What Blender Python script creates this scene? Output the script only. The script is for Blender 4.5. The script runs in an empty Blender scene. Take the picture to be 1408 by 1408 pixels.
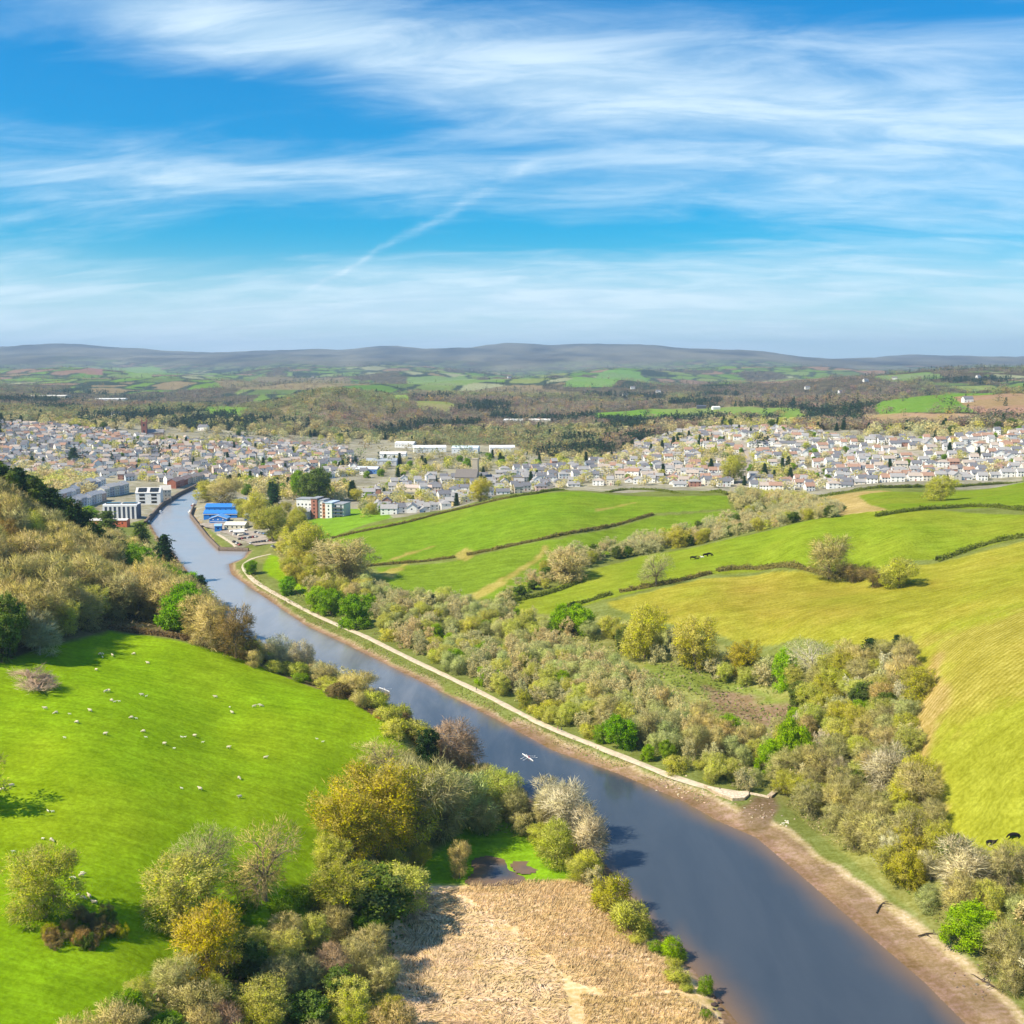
import bpy, bmesh, math, random
import numpy as np
from mathutils import Vector, Matrix
sc = bpy.context.scene
C = sc.collection
rad = math.radians
random.seed(7); RNG = np.random.default_rng(7)

# ------------------------------------------------------------ camera
FPX, CXP, HC, TILT = 1510.0, 704.0, 140.0, rad(7.8)
cam_d = bpy.data.cameras.new('camera'); cam = bpy.data.objects.new('camera', cam_d); C.objects.link(cam)
cam.location = (0, 0, HC); cam.rotation_euler = (rad(90) - TILT, 0, 0)
cam_d.sensor_width = 36; cam_d.angle = 2*math.atan(704/FPX); cam_d.clip_start = 1; cam_d.clip_end = 90000
sc.camera = cam

# ------------------------------------------------------------ sky, sun, exposure
SUN_EL, SUN_AZ = rad(45), rad(-113)        # azimuth clockwise from +Y: the sun stands to the left, a touch behind
sun_dir = Vector((math.cos(SUN_EL)*math.sin(SUN_AZ), math.cos(SUN_EL)*math.cos(SUN_AZ), math.sin(SUN_EL)))
sd = bpy.data.lights.new('sun', 'SUN'); sd.energy = 5.0; sd.angle = rad(0.6); sd.color = (1, 0.89, 0.68)
so = bpy.data.objects.new('sun', sd); C.objects.link(so); so.rotation_euler = sun_dir.to_track_quat('Z', 'Y').to_euler()
sc.view_settings.view_transform = 'Standard'; sc.view_settings.look = 'None'
sc.view_settings.exposure = 0.68; sc.view_settings.gamma = 1
sc.render.engine = 'CYCLES'
cy = sc.cycles
cy.use_denoising = True; cy.max_bounces = 5; cy.diffuse_bounces = 2; cy.glossy_bounces = 2
cy.transmission_bounces = 2; cy.transparent_max_bounces = 6; cy.volume_bounces = 0
cy.sample_clamp_indirect = 4; cy.use_adaptive_sampling = True; cy.adaptive_threshold = 0.02

class NT:                                   # small node-graph helper
    def __init__(s, tree): s.t = tree; s.n = tree.nodes; s.l = tree.links
    def node(s, typ, ins=None, **kw):
        n = s.n.new(typ)
        for k, v in kw.items(): setattr(n, k, v)
        for k, v in (ins or {}).items(): s.put(n.inputs[k], v)
        return n
    def put(s, sock, v):
        if isinstance(v, bpy.types.NodeSocket): s.l.new(v, sock)
        elif v is not None: sock.default_value = v
    def m(s, op, a, b=None, c=None, clamp=False):
        n = s.n.new('ShaderNodeMath'); n.operation = op; n.use_clamp = clamp
        for i, v in enumerate((a, b, c)):
            if v is not None: s.put(n.inputs[i], v)
        return n.outputs[0]
    def vm(s, op, a, b):
        n = s.n.new('ShaderNodeVectorMath'); n.operation = op
        s.put(n.inputs[0], a); s.put(n.inputs[1], b); return n.outputs[0]
    def noise(s, vec, scale, detail=4, rough=0.5, dist=0.0):
        n = s.node('ShaderNodeTexNoise', {'Vector': vec, 'Scale': scale, 'Detail': detail, 'Roughness': rough, 'Distortion': dist})
        return n.outputs['Fac']
    def ramp(s, v, a, b, lo=0.0, hi=1.0, smooth=True):
        n = s.n.new('ShaderNodeMapRange'); n.interpolation_type = 'SMOOTHSTEP' if smooth else 'LINEAR'
        for i, q in enumerate((v, a, b, lo, hi)): s.put(n.inputs[i], q)
        return n.outputs[0]
    def mix(s, f, a, b, mode='MIX'):
        n = s.n.new('ShaderNodeMix'); n.data_type = 'RGBA'; n.blend_type = mode
        s.put(n.inputs[0], f); s.put(n.inputs[6], a); s.put(n.inputs[7], b); return n.outputs[2]
def c4(c): return (c[0], c[1], c[2], 1.0)

w = bpy.data.worlds.new('World'); sc.world = w; w.use_nodes = True
g = NT(w.node_tree); g.n.clear()
sky = g.node('ShaderNodeTexSky', sky_type='NISHITA'); sky.sun_disc = False
sky.sun_elevation = SUN_EL; sky.sun_rotation = SUN_AZ; sky.air_density = 1.3; sky.dust_density = 0.3; sky.ozone_density = 3.0; sky.altitude = 200
tn = g.mix(1.0, sky.outputs[0], (0.42, 0.87, 1.20, 1), 'MULTIPLY')
hs = g.node('ShaderNodeHueSaturation', {'Saturation': 1.35, 'Value': 0.72, 'Color': tn})
tc = g.node('ShaderNodeTexCoord').outputs['Generated']
sp = g.node('ShaderNodeSeparateXYZ', {0: tc})
X, Y, Z = sp.outputs
az = g.m('ARCTAN2', X, Y); el = g.m('ARCSINE', Z)
# cirrus sheet: the view direction carried up to a flat layer, streaked by the wind
zz = g.m('ADD', g.m('MAXIMUM', Z, 0.0), 0.22)
px = g.m('DIVIDE', X, zz); py = g.m('DIVIDE', Y, zz)
p1 = g.node('ShaderNodeCombineXYZ', {0: g.m('MULTIPLY', g.m('ADD', px, g.m('MULTIPLY', py, 0.5)), 0.9), 1: g.m('MULTIPLY', py, 1.9), 2: 3.1}).outputs[0]
warp = g.node('ShaderNodeTexNoise', {'Vector': p1, 'Scale': 1.1, 'Detail': 2.0}).outputs['Color']
p2 = g.vm('ADD', p1, g.vm('SCALE', warp, None)) if False else g.vm('ADD', p1, g.vm('MULTIPLY', warp, (0.9, 0.9, 0.0)))
n1 = g.noise(p2, 1.5, 8, 0.56, 0.3)
p3 = g.node('ShaderNodeCombineXYZ', {0: g.m('MULTIPLY', g.m('ADD', px, g.m('MULTIPLY', py, 0.6)), 1.3), 1: g.m('MULTIPLY', py, 3.6), 2: 7.7}).outputs[0]
n2 = g.noise(p3, 2.2, 7, 0.62, 0.6)
def blob(a0, e0, wa, we, slope, amp):       # one cloud bank or one clear patch at a compass bearing and height in the sky
    da = g.m('SUBTRACT', az, rad(a0)); de = g.m('SUBTRACT', g.m('SUBTRACT', el, rad(e0)), g.m('MULTIPLY', da, slope))
    q = g.m('ADD', g.m('POWER', g.m('ABSOLUTE', g.m('DIVIDE', da, rad(wa))), 2.0), g.m('POWER', g.m('ABSOLUTE', g.m('DIVIDE', de, rad(we))), 2.0))
    return g.m('MULTIPLY', g.m('POWER', 2.718, g.m('MULTIPLY', q, -1.0)), amp)
BL = [(-14, 15.6, 16, 1.7, -.12, .34), (10, 12.6, 20, 2.4, -.14, .36), (-20, 8.6, 9, 1.5, 0, .26), (18, 8.2, 13, 2.6, -.1, .26),
      (0, 2.6, 70, 2.2, 0, .42), (-20, 12.6, 10, 1.7, -.04, -.42), (-1, 6.4, 10, 1.3, -.02, -.30), (-6, 11.0, 5, 0.9, -.03, -.22),
      (20, 17.6, 16, 1.5, -.03, -.30), (-4, 18.6, 34, 1.5, -.02, -.45), (-17, 5.7, 8, .8, 0, -.22), (-9, 9.3, 14, .5, .02, .13),
      (16, 2.6, 8, .35, 0, -.12)]
acc = None
for b in BL:
    v = blob(*b); acc = v if acc is None else g.m('ADD', acc, v)
# one old spread contrail
def trail(a0, e0, a1, e1, wd, amp):
    ax, ay, bx_, by_ = rad(a0), rad(e0), rad(a1), rad(e1)
    L2 = (bx_-ax)**2 + (by_-ay)**2
    wob = g.m('MULTIPLY', g.m('SUBTRACT', g.noise(tc, 22.0, 4, .6), .5), rad(1.0))
    t = g.m('DIVIDE', g.m('ADD', g.m('MULTIPLY', g.m('SUBTRACT', az, ax), bx_-ax), g.m('MULTIPLY', g.m('SUBTRACT', el, ay), by_-ay)), L2)
    d = g.m('DIVIDE', g.m('SUBTRACT', g.m('MULTIPLY', g.m('SUBTRACT', az, ax), by_-ay), g.m('MULTIPLY', g.m('SUBTRACT', el, ay), bx_-ax)), math.sqrt(L2))
    d = g.m('ADD', d, wob)
    win = g.m('MULTIPLY', g.ramp(t, -.1, .25), g.ramp(t, 1.08, .85))
    wdt = g.m('MULTIPLY', g.m('ADD', g.m('MULTIPLY', t, 0.8), 0.3), rad(wd))
    q = g.m('POWER', g.m('ABSOLUTE', g.m('DIVIDE', d, wdt)), 2.0)
    return g.m('MULTIPLY', g.m('MULTIPLY', g.m('POWER', 2.718, g.m('MULTIPLY', q, -1.0)), win), amp)
tr = trail(-11.5, 3.0, 1.0, 9.8, .27, .27)
dens = g.m('ADD', g.m('ADD', g.m('MULTIPLY', n1, 1.15), g.m('MULTIPLY', n2, 0.62)), acc)
cf = g.ramp(dens, 0.64, 1.62, 0.0, 0.84)
cf = g.m('ADD', cf, g.m('MULTIPLY', tr, g.ramp(n2, .3, .6, .3, 1.0)), clamp=True)
cf = g.m('MULTIPLY', cf, g.ramp(el, rad(-1), rad(.5), .75, 1.0))
ccol = g.mix(g.ramp(n2, .35, .65), (4.0, 5.4, 6.4, 1), (5.6, 6.7, 7.3, 1))
hz = g.ramp(el, rad(7), rad(-.5), 0, .62)      # the low air is whiter
col = g.mix(hz, g.mix(cf, hs.outputs[0], ccol), (5.6, 6.6, 7.2, 1))
bg = g.node('ShaderNodeBackground', {'Color': col, 'Strength': 0.102})
g.l.new(bg.outputs[0], g.node('ShaderNodeOutputWorld').inputs[0])

# ------------------------------------------------------------ geometry of the view: photo points to places on the land
def dirp(px, py):
    u = (px - CXP)/FPX; v = (py - CXP)/FPX
    return u, math.cos(TILT) - v*math.sin(TILT), -math.sin(TILT) - v*math.cos(TILT)
def gz(px, py, z):
    x, y, k = dirp(px, py); t = (z - HC)/k; return (x*t, y*t, z)
def gd(px, py, d):
    x, y, k = dirp(px, py); t = d/y; return (x*t, d, HC + k*t)
def gx(px, d, z):
    x, y, k = dirp(px, 600); return (x/y*d, d, z)

CPZ = [  # photo x, y, height above the river
 (550,1010,22),(480,960,26),(330,905,34),(250,882,40),(150,868,43),(0,915,46),(300,1000,30),(100,1000,40),(0,1100,36),(200,1100,32),
 (400,1100,22),(60,1262,30),(364,1235,18),(200,1380,21),(0,1400,27),(450,1200,14),(450,1300,9),(500,1400,4),(300,1330,16),
 (560,1230,1.4),(900,1290,1.4),(560,1400,1.4),(960,1400,1.4),(740,1300,1.3),(690,1190,1.0),(760,1200,1.4),(620,1130,4),(560,1080,13),(750,1150,1.8),(820,1230,1.6),
 (500,1000,24),(600,1060,12),(680,1110,3),
 (350,800,2.5),(500,880,2.6),(650,955,2.6),(800,1035,2.6),(950,1080,2.6),(600,860,4),(700,900,3),(800,950,3),(1000,1000,4),(700,850,4),
 (450,800,5),(400,770,4),(900,1000,3),(1000,940,4.5),(1060,960,5),(850,870,8),(950,915,8),(1080,930,10),(1180,930,20),
 (880,840,14),(1000,860,18),(1100,880,22),(1200,870,30),(1100,800,28),(1260,790,38),(1408,750,50),(1350,850,44),(1300,950,33),(1400,950,42),
 (1270,1050,20),(1400,1080,30),(1340,1160,14),(1408,1180,17),(1300,1190,8),(1230,1100,8),(1408,1290,4),
 (830,825,14),(960,790,24),(1050,782,27),(1170,795,30),(1280,772,40),(1408,740,52),
 (1000,750,30),(1100,720,42),(1200,705,50),(1300,700,52),(1408,707,55),(1100,755,38),(1250,740,47),
 (1180,690,38),(1290,686,42),(1400,670,45),(1000,680,36),(800,673,36),(1408,662,45),(1200,672,40),(700,680,30),(600,705,20),(500,720,14),(450,735,8),
 (700,720,26),(850,700,32),(560,750,12),(640,765,13),(750,740,24),(900,710,30),(510,778,8),(540,800,6),(640,810,6),(700,790,12),(800,750,22),
 (690,830,6),(760,800,10),(850,765,16),(950,740,22),(1050,715,28),(1140,706,34),(800,800,12),(900,780,20),
 (1000,668,12),(900,668,10),(700,672,8),(1200,658,18),(1350,650,24),(1408,640,29),(1350,600,45),(1200,620,30),(1100,600,35),(1000,600,30),(900,620,15),
 (800,640,8),(700,620,6),(600,660,5),(500,690,5),(450,700,5),(400,690,4),(300,700,3),(300,735,2.5),(100,700,3.5),(180,700,3),(220,670,3),(100,650,6),
 (50,620,15),(0,600,30),(100,590,25),(200,600,12),(300,620,6),(400,640,5),(500,620,5),(600,600,5),(0,650,10),(650,640,6),
 (1200,1150,4),(1100,1060,4),(1150,1000,9),(1100,1150,1.2),(1230,1240,1.2),(1340,1340,1.2)]
CPD = [  # photo x, y, distance in metres
 (0,712,470),(60,742,468),(110,772,472),(190,822,485),(255,862,495),(0,800,400),(80,820,415),
 (1250,550,2200),(1400,540,2300),(1280,575,1800),(1120,582,1900),(1150,552,2600),(900,572,2600),(1000,560,3000),(700,590,2150),(600,580,2400),
 (480,545,3000),(440,542,2700),(520,556,2700),(380,562,2800),(300,563,2600),(200,562,2700),(100,560,2800),(0,560,2600),(100,540,4000),(0,535,4000),
 (250,537,4500),(400,524,4600),(500,528,4500),(300,526,4700),(600,555,3300),(600,550,3500),(700,540,4200),(800,535,4500),(850,532,4600),(1000,545,3600),
 (1100,530,4500),(1240,537,3500),(1400,530,3600),(130,512,7000),(220,520,6500),(50,522,6000),(300,517,7500),(400,508,9000),(500,510,8500),(600,515,7500),(700,522,6500),
 (850,507,7000),(900,515,6800),(780,518,6500),(1000,520,7000),(1100,510,8500),(1200,515,8000),(1300,517,7500),(1400,513,7500),
 (0,498,12000),(100,497,12000),(200,503,12000),(320,495,13000),(400,494,13000),(600,497,13000),(800,497,13000),(1000,499,12000),(1200,503,12500),(1400,500,12500)]
SKYL = [(0,480),(60,476),(110,474),(150,478),(200,484),(250,485),(300,484),(355,480),(420,483),(500,477),(560,477),(640,479),(700,472),(740,474),(800,477),
        (850,479),(880,478),(950,481),(1000,482),(1080,488),(1150,492),(1200,489),(1270,488),(1330,490),(1408,491)]
CPX = [(480,3700,6),(300,3700,4),(420,5600,12),(130,8300,30),(850,8300,30),(600,5600,8),(1300,3000,8),(1400,3050,10),(1150,3300,6),(1000,6000,10),(700,7800,15),(300,8800,20),(1100,10200,40),(1300,9000,30),(500,2150,3),(1150,2050,22),(900,3400,5),(700,3300,4),
 (0,650,33),(100,620,20),(200,600,7),(-300,470,84),(-300,300,55),(-300,650,45),(800,1020,13),(1100,1020,14),(1400,990,26),(1000,1010,13),(600,980,6),
       (1700,600,60),(1700,400,48),(1700,290,30),(1700,1400,45),(-300,1400,30),(704,100,0),(200,100,15),(1200,100,0),(1700,200,5),(-300,180,35),(1800,900,50)]
cps = [gz(*p) for p in CPZ] + [gd(*p) for p in CPD] + [gx(*p) for p in CPX]
cps += [gd(x, y + 1.2, 18000) for x, y in SKYL] + [(gx(x, 24000, -60)) for x in range(-200, 1700, 300)]
LB = [(300,655),(272,669),(245,682),(222,697),(205,716),(215,735),(235,757),(262,790),(290,835),(340,880),(420,925),(500,965),(560,1000),(620,1035),(690,1072),
      (760,1120),(815,1165),(850,1210),(905,1280),(955,1335),(1005,1395),(1090,1500),(1250,1800)]
RB = [(310,662),(276,680),(266,700),(262,710),(285,740),(302,757),(342,758),(334,768),(314,776),(318,790),(350,812),(420,860),(480,888),(540,918),(600,948),(680,988),(760,1032),
      (850,1064),(940,1102),(985,1128),(1040,1152),(1100,1203),(1200,1290),(1270,1350),(1330,1410),(1400,1500),(1520,1800)]
LBW = [gz(a, b, 0)[:2] for a, b in LB]; RBW = [gz(a, b, 0)[:2] for a, b in RB]
RIVER = np.array(LBW + RBW[::-1])
for q in (LBW[::2] + RBW[::2]): cps.append((q[0], q[1], 1.2))

# thin-plate surface through the surveyed points
def warpc(x, y):
    y = np.maximum(y, 60.0); return np.clip(x/y, -.9, .9)*2.2, np.log(y)
P = np.array(cps); au, aw = warpc(P[:,0], P[:,1]); n = len(P)
def tps(r2): return 0.5*r2*np.log(r2 + 1e-9)
R2 = (au[:,None]-au[None])**2 + (aw[:,None]-aw[None])**2
K = tps(R2) + np.eye(n)*0.0006
Q = np.stack([np.ones(n), au, aw], 1)
A = np.block([[K, Q], [Q.T, np.zeros((3, 3))]])
SC = 1.0/np.maximum(P[:,1], 60.0)            # solve for slope-like height so far points do not swamp near ones
sol = np.linalg.solve(A, np.concatenate([(HC - P[:,2])*SC, np.zeros(3)]))
def base_h(x, y):
    sh = x.shape; x = x.ravel(); y = y.ravel(); out = np.zeros(len(x))
    for i in range(0, len(x), 40000):
        u, v = warpc(x[i:i+40000], y[i:i+40000])
        r2 = (u[:,None]-au[None])**2 + (v[:,None]-aw[None])**2
        out[i:i+40000] = tps(r2)@sol[:n] + sol[n] + sol[n+1]*u + sol[n+2]*v
    return (HC - out*np.maximum(y, 60.0)).reshape(sh)
def seg_dist(x, y, poly, closed=True):
    d = np.full(x.shape, 1e9); m = len(poly)
    for i in range(m if closed else m-1):
        ax, ay = poly[i]; bx, by = poly[(i+1) % m]
        vx, vy = bx-ax, by-ay; L = vx*vx+vy*vy + 1e-9
        t = np.clip(((x-ax)*vx + (y-ay)*vy)/L, 0, 1)
        d = np.minimum(d, (x-ax-t*vx)**2 + (y-ay-t*vy)**2)
    return np.sqrt(d)
def inside(x, y, poly):
    r = np.zeros(x.shape, bool); m = len(poly)
    for i in range(m):
        ax, ay = poly[i]; bx, by = poly[(i+1) % m]
        if ay == by: continue
        c = (ay > y) != (by > y)
        r ^= c & (x < (bx-ax)*(y-ay)/(by-ay) + ax)
    return r
def sdist(x, y, poly):
    d = seg_dist(x, y, poly); return np.where(inside(x, y, poly), -d, d)
_perm = RNG.permutation(256); _val = RNG.random(256)
def hsh(i, j): return _val[(_perm[(i & 255)] + j) & 255]
def vnoise(x, y):
    i = np.floor(x).astype(int); j = np.floor(y).astype(int); fx = x-i; fy = y-j
    fx = fx*fx*(3-2*fx); fy = fy*fy*(3-2*fy)
    return (hsh(i,j)*(1-fx)+hsh(i+1,j)*fx)*(1-fy) + (hsh(i,j+1)*(1-fx)+hsh(i+1,j+1)*fx)*fy
def fbm(x, y, o=4):
    s = 0; a = .5; t = 0
    for k in range(o): s = s + a*vnoise(x + 17.3*k, y - 9.1*k); t += a; a *= .5; x = x*2.03; y = y*2.03
    return s/t - .5

NU, NW = 900, 1250
GU = np.linspace(-.95, .95, NU); GW = np.linspace(math.log(85), math.log(26000), NW)
uu, ww = np.meshgrid(GU, GW); GY = np.exp(ww); GX = uu*GY
# base surface on a coarser lattice, then refined
cu = np.linspace(-.95, .95, 230); cw = np.linspace(GW[0], GW[-1], 420)
a_, b_ = np.meshgrid(cu, cw); cb = base_h(a_*np.exp(b_), np.exp(b_))
slp = (HC - cb)/np.exp(b_)
fi = (uu-cu[0])/(cu[1]-cu[0]); fj = (ww-cw[0])/(cw[1]-cw[0])
i0 = np.clip(fi.astype(int), 0, 228); j0 = np.clip(fj.astype(int), 0, 418); fi -= i0; fj -= j0
sl = (slp[j0,i0]*(1-fi)+slp[j0,i0+1]*fi)*(1-fj) + (slp[j0+1,i0]*(1-fi)+slp[j0+1,i0+1]*fi)*fj
GZ = HC - sl*GY
RD = np.full(GX.shape, 500.0); mk = (GY < 1500) & (GX < 260) & (GX > -700)
RD[mk] = sdist(GX[mk], GY[mk], RIVER)
GZ += fbm(GX/950+2, GY/700+5, 3)*np.clip((GY-2300)/2200, 0, 1)*np.clip((12500-GY)/3000, 0, 1)*115
GZ += fbm(GX/90, GY/90)*np.clip((GY-200)/2000, 0.02, 1)*7 + fbm(GX/700, GY/700)*np.clip((GY-4000)/6000, 0, 1)*60
GZ += fbm(GX/1500+5, GY/2500, 4)*np.clip((GY-11000)/4000, 0, 1)*150
GZ += fbm(GX/6, GY/6, 3)*0.5*np.clip(1-(GY-200)/800, 0.1, 1)
# Two rock stacks of the tor on the skyline
for tx, th, tw in ((864, 34, 90), (874, 28, 130), (1215, 12, 200)):
    q = gx(tx, 18000, 0); GZ += th*np.exp(-(((GX-q[0])/tw)**2 + ((GY-18000)/400)**2))
GZ = np.where((GY < 3500) & (RD > 0), np.maximum(GZ, 0.9), GZ)
sm = np.clip(RD/11, 0, 1); sm = sm*sm*(3-2*sm)
GZ = np.where(RD < 0, -np.minimum(2.5, -RD*.25), np.where(RD < 11, GZ*sm + (0.04 + RD*.07)*(1-sm), GZ))
def h(x, y):
    x = np.asarray(x, float); y = np.maximum(np.asarray(y, float), 86)
    fu = np.clip((x/y - GU[0])/(GU[1]-GU[0]), 0, NU-1.001); fw = np.clip((np.log(y) - GW[0])/(GW[1]-GW[0]), 0, NW-1.001)
    i = fu.astype(int); j = fw.astype(int); fu = fu-i; fw = fw-j
    return (GZ[j,i]*(1-fu)+GZ[j,i+1]*fu)*(1-fw) + (GZ[j+1,i]*(1-fu)+GZ[j+1,i+1]*fu)*fw
def at(px, py, far=20000):                  # where the sight line of a photo point meets the land
    x, y, k = dirp(px, py); u = x/y
    ys = np.exp(np.linspace(math.log(100), math.log(far), 4000))
    below = (HC + k/y*ys) < h(u*ys, ys)
    i = int(np.argmax(below)) if below.any() else len(ys)-1
    Y = ys[i]; return (u*Y, Y, float(h(u*Y, Y)))
def mpp(y): return y/FPX/math.cos(TILT)      # metres per photo pixel at that distance
def polyw(pts): return np.array([at(*p)[:2] for p in pts])
def line_pts(pts, step):
    w_ = [at(*p)[:2] for p in pts]; return resample(w_, step)
def resample(w_, step):
    out = [w_[0]]; 
    for a, b in zip(w_[:-1], w_[1:]):
        L = math.dist(a, b); k = max(1, int(round(L/step)))
        out += [(a[0]+(b[0]-a[0])*i/k, a[1]+(b[1]-a[1])*i/k) for i in range(1, k+1)]
    return out
def smooth_line(w_, it=2):
    for _ in range(it):
        o = [w_[0]]
        for a, b in zip(w_[:-1], w_[1:]):
            o += [(a[0]*.75+b[0]*.25, a[1]*.75+b[1]*.25), (a[0]*.25+b[0]*.75, a[1]*.25+b[1]*.75)]
        w_ = o + [w_[-1]]
    return w_

def tag(o, label=None, cat=None, group=None, kind=None):
    if label: o['label'] = label
    if cat: o['category'] = cat
    if group: o['group'] = group
    if kind: o['kind'] = kind
    return o
def new_mat(name, rough=.9, spec=.2):
    m_ = bpy.data.materials.new(name); m_.use_nodes = True; t = NT(m_.node_tree)
    b = m_.node_tree.nodes['Principled BSDF']; b.inputs['Roughness'].default_value = rough; b.inputs['Specular IOR Level'].default_value = spec
    return m_, t, b
def link_obj(name, me, parent=None, mat=None):
    o = bpy.data.objects.new(name, me); C.objects.link(o)
    if mat and not me.materials: me.materials.append(mat)
    if parent: o.parent = parent
    return o
def np_mesh(name, V, F, smooth=False, colors=None):
    """V (n,3), F (m,k) all faces the same size; colors (n,3) -> point attribute"""
    me = bpy.data.meshes.new(name); V = np.asarray(V, np.float32); F = np.asarray(F, np.int32)
    me.vertices.add(len(V)); me.vertices.foreach_set('co', V.ravel())
    k = F.shape[1]; me.loops.add(F.size); me.loops.foreach_set('vertex_index', F.ravel())
    me.polygons.add(len(F)); me.polygons.foreach_set('loop_start', np.arange(0, F.size, k, dtype=np.int32))
    if smooth: me.polygons.foreach_set('use_smooth', np.ones(len(F), bool))
    me.update(calc_edges=True)
    if colors is not None:
        a = me.color_attributes.new('col', 'FLOAT_COLOR', 'POINT')
        cc = np.ones((len(V), 4), np.float32); cc[:, :3] = colors; a.data.foreach_set('color', cc.ravel())
    return me

# ------------------------------------------------------------ land cover
COL = np.zeros(GX.shape + (3,)); STR = np.zeros(GX.shape); WD = np.zeros(GX.shape)
nz = fbm(GX/25, GY/25); nz2 = fbm(GX/7, GY/7, 3); nz3 = fbm(GX/160, GY/160)
def blend(mask, c, var=.12):
    c = np.array(c)[None]*(1 + (nz[mask][:,None]*var*2) + nz2[mask][:,None]*var); COL[mask] = c
G_DEF = (.16, .185, .045)
COL[:] = np.array(G_DEF); COL *= (1 + nz[...,None]*.5)
# the far country: hedged fields, ploughland, woods
def cells(x, y, s):
    xi = np.floor(x/s).astype(int); yi = np.floor(y/s).astype(int); f1 = np.full(x.shape, 1e9); f2 = f1.copy(); idx = np.zeros(x.shape)
    for a in (-1, 0, 1):
        for b in (-1, 0, 1):
            ci, cj = xi+a, yi+b
            px_ = (ci + .15 + .7*hsh(ci, cj))*s; py_ = (cj + .15 + .7*hsh(cj+57, ci+91))*s
            d = np.hypot(x-px_, y-py_); v = hsh(ci+13, cj+131)
            c = d < f1; f2 = np.where(c, f1, np.minimum(f2, d)); idx = np.where(c, v, idx); f1 = np.where(c, d, f1)
    return f2-f1, idx
mk = GY > 1500
xx, yy = GX[mk], GY[mk]
ed, idc = cells(xx + fbm(xx/300, yy/300)*120, (yy + fbm(xx/300+9, yy/300)*120)*.62, 170)
ed2, idc2 = cells(xx*.8+999, yy*.35, 700)
pal = np.array([(.125,.215,.030),(.15,.23,.05),(.10,.19,.03),(.19,.23,.07),(.22,.17,.09),(.13,.20,.04),(.26,.27,.15),(.23,.15,.10),(.11,.16,.05),(.16,.22,.06)])
cc = pal[(idc*9.99).astype(int)]*(1+fbm(xx/60, yy/60)[:,None]*.3)
wood = np.array((.085,.075,.045)); dark = np.array((.035,.05,.03))
wn = fbm(xx/420, yy/900, 4) + (.04 - np.clip((yy-4200)/7000, 0, .16)) + np.clip((4200-yy)/1500, 0, .13)
wmask = wn > .05
cc = np.where((ed < 14+yy*.002)[:,None], dark*1.3, cc)
cc = np.where(wmask[:,None], wood*(1+fbm(xx/22, yy/22)[:,None]*1.6), cc)
cc = np.where((fbm(xx/300+40, yy/500+7, 3) > .22)[:,None], dark, cc)
moor = np.clip((yy-9500)/3500 + fbm(xx/900, yy/1500)*1.2, 0, 1)[:,None]
cc = cc*(1-moor) + np.array((.11,.10,.065))*(1+fbm(xx/420, yy/1300, 5)[:,None]*2.2)*moor
COL[mk] = cc
WD[mk] = np.where(wmask, 1, np.where(ed < 16+yy*.003, .45, 0))*np.clip((13000-yy)/4000, 0, 1)
# named pieces of ground, drawn through points that can be seen
def paint(pts, c, var=.12, soft=0, stripe=0):
    pw = polyw(pts) if not isinstance(pts, np.ndarray) else pts
    x0, y0 = pw.min(0)-30; x1, y1 = pw.max(0)+30
    bb = (GX > x0) & (GX < x1) & (GY > y0) & (GY < y1)
    jit = nz2[bb]*(soft if soft else 1.0)*2
    s_ = sdist(GX[bb], GY[bb], pw) + jit
    wgt = np.clip(.5 - s_/(soft if soft else .8), 0, 1)[:,None]
    dull = (np.clip(nz3[bb]*1.6 + nz[bb]*.8, -.15, .5)*(1.0 if var < .1 else 0))[:,None]; c = np.array(c)[None]; c = c*(1-dull) + c*np.array([[1.18,.84,1.6]])*dull
    cc_ = c*(1 + nz[bb][:,None]*var*2.4 + nz2[bb][:,None]*var*1.6 + nz3[bb][:,None]*var*1.5)
    COL[bb] = COL[bb]*(1-wgt) + cc_*wgt; WD[bb] *= 1-wgt[:,0]
    if stripe: STR[bb] = np.where(wgt[:,0] > .5, stripe, STR[bb])
GR = (.190,.305,.006); GR2 = (.165,.250,.012)
town = (.27,.25,.18)
paint([(0,585),(120,575),(260,590),(420,600),(620,602),(840,600),(1000,585),(1150,590),(1408,590),(1408,668),(1000,676),(700,678),(560,710),(480,722),(400,712),(330,760),(262,712),(272,668),(205,712),(130,735),(0,700)], town, .3)
paint([(350,770),(500,850),(700,930),(900,1010),(1060,1090),(1140,1160),(1300,1290),(1450,1400),(1500,1250),(1320,1180),(1250,1100),(1250,950),(1180,900),(1000,890),(850,850),(690,835),(520,790),(450,745),(390,735)], (.21,.215,.06), .3)
paint([(-700,930),(0,912),(150,868),(250,882),(330,905),(400,925),(480,960),(540,1000),(575,1045),(500,1080),(455,1180),(420,1270),(300,1300),(150,1408),(60,1500),(-700,1500)], GR, .07, 2)
paint([(545,1060),(560,1008),(640,1060),(700,1100),(800,1190),(1000,1408),(1010,1500),(60,1500),(130,1400),(300,1300),(420,1270),(450,1190),(510,1100)], (.20,.20,.055), .3, 3)
paint([(0,700),(110,735),(200,770),(270,830),(330,880),(480,962),(330,903),(250,880),(150,866),(60,890),(0,912),(-700,930),(-700,720)], (.16,.13,.06), .3)
paint([(575,1190),(640,1140),(700,1130),(760,1170),(800,1210),(820,1215),(560,1215)], (.17,.31,.01), .15, 2)
paint([(575,1215),(800,1210),(850,1262),(900,1290),(1000,1408),(1010,1500),(520,1500),(545,1350),(530,1290)], (.64,.46,.25), .12, 2)
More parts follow.
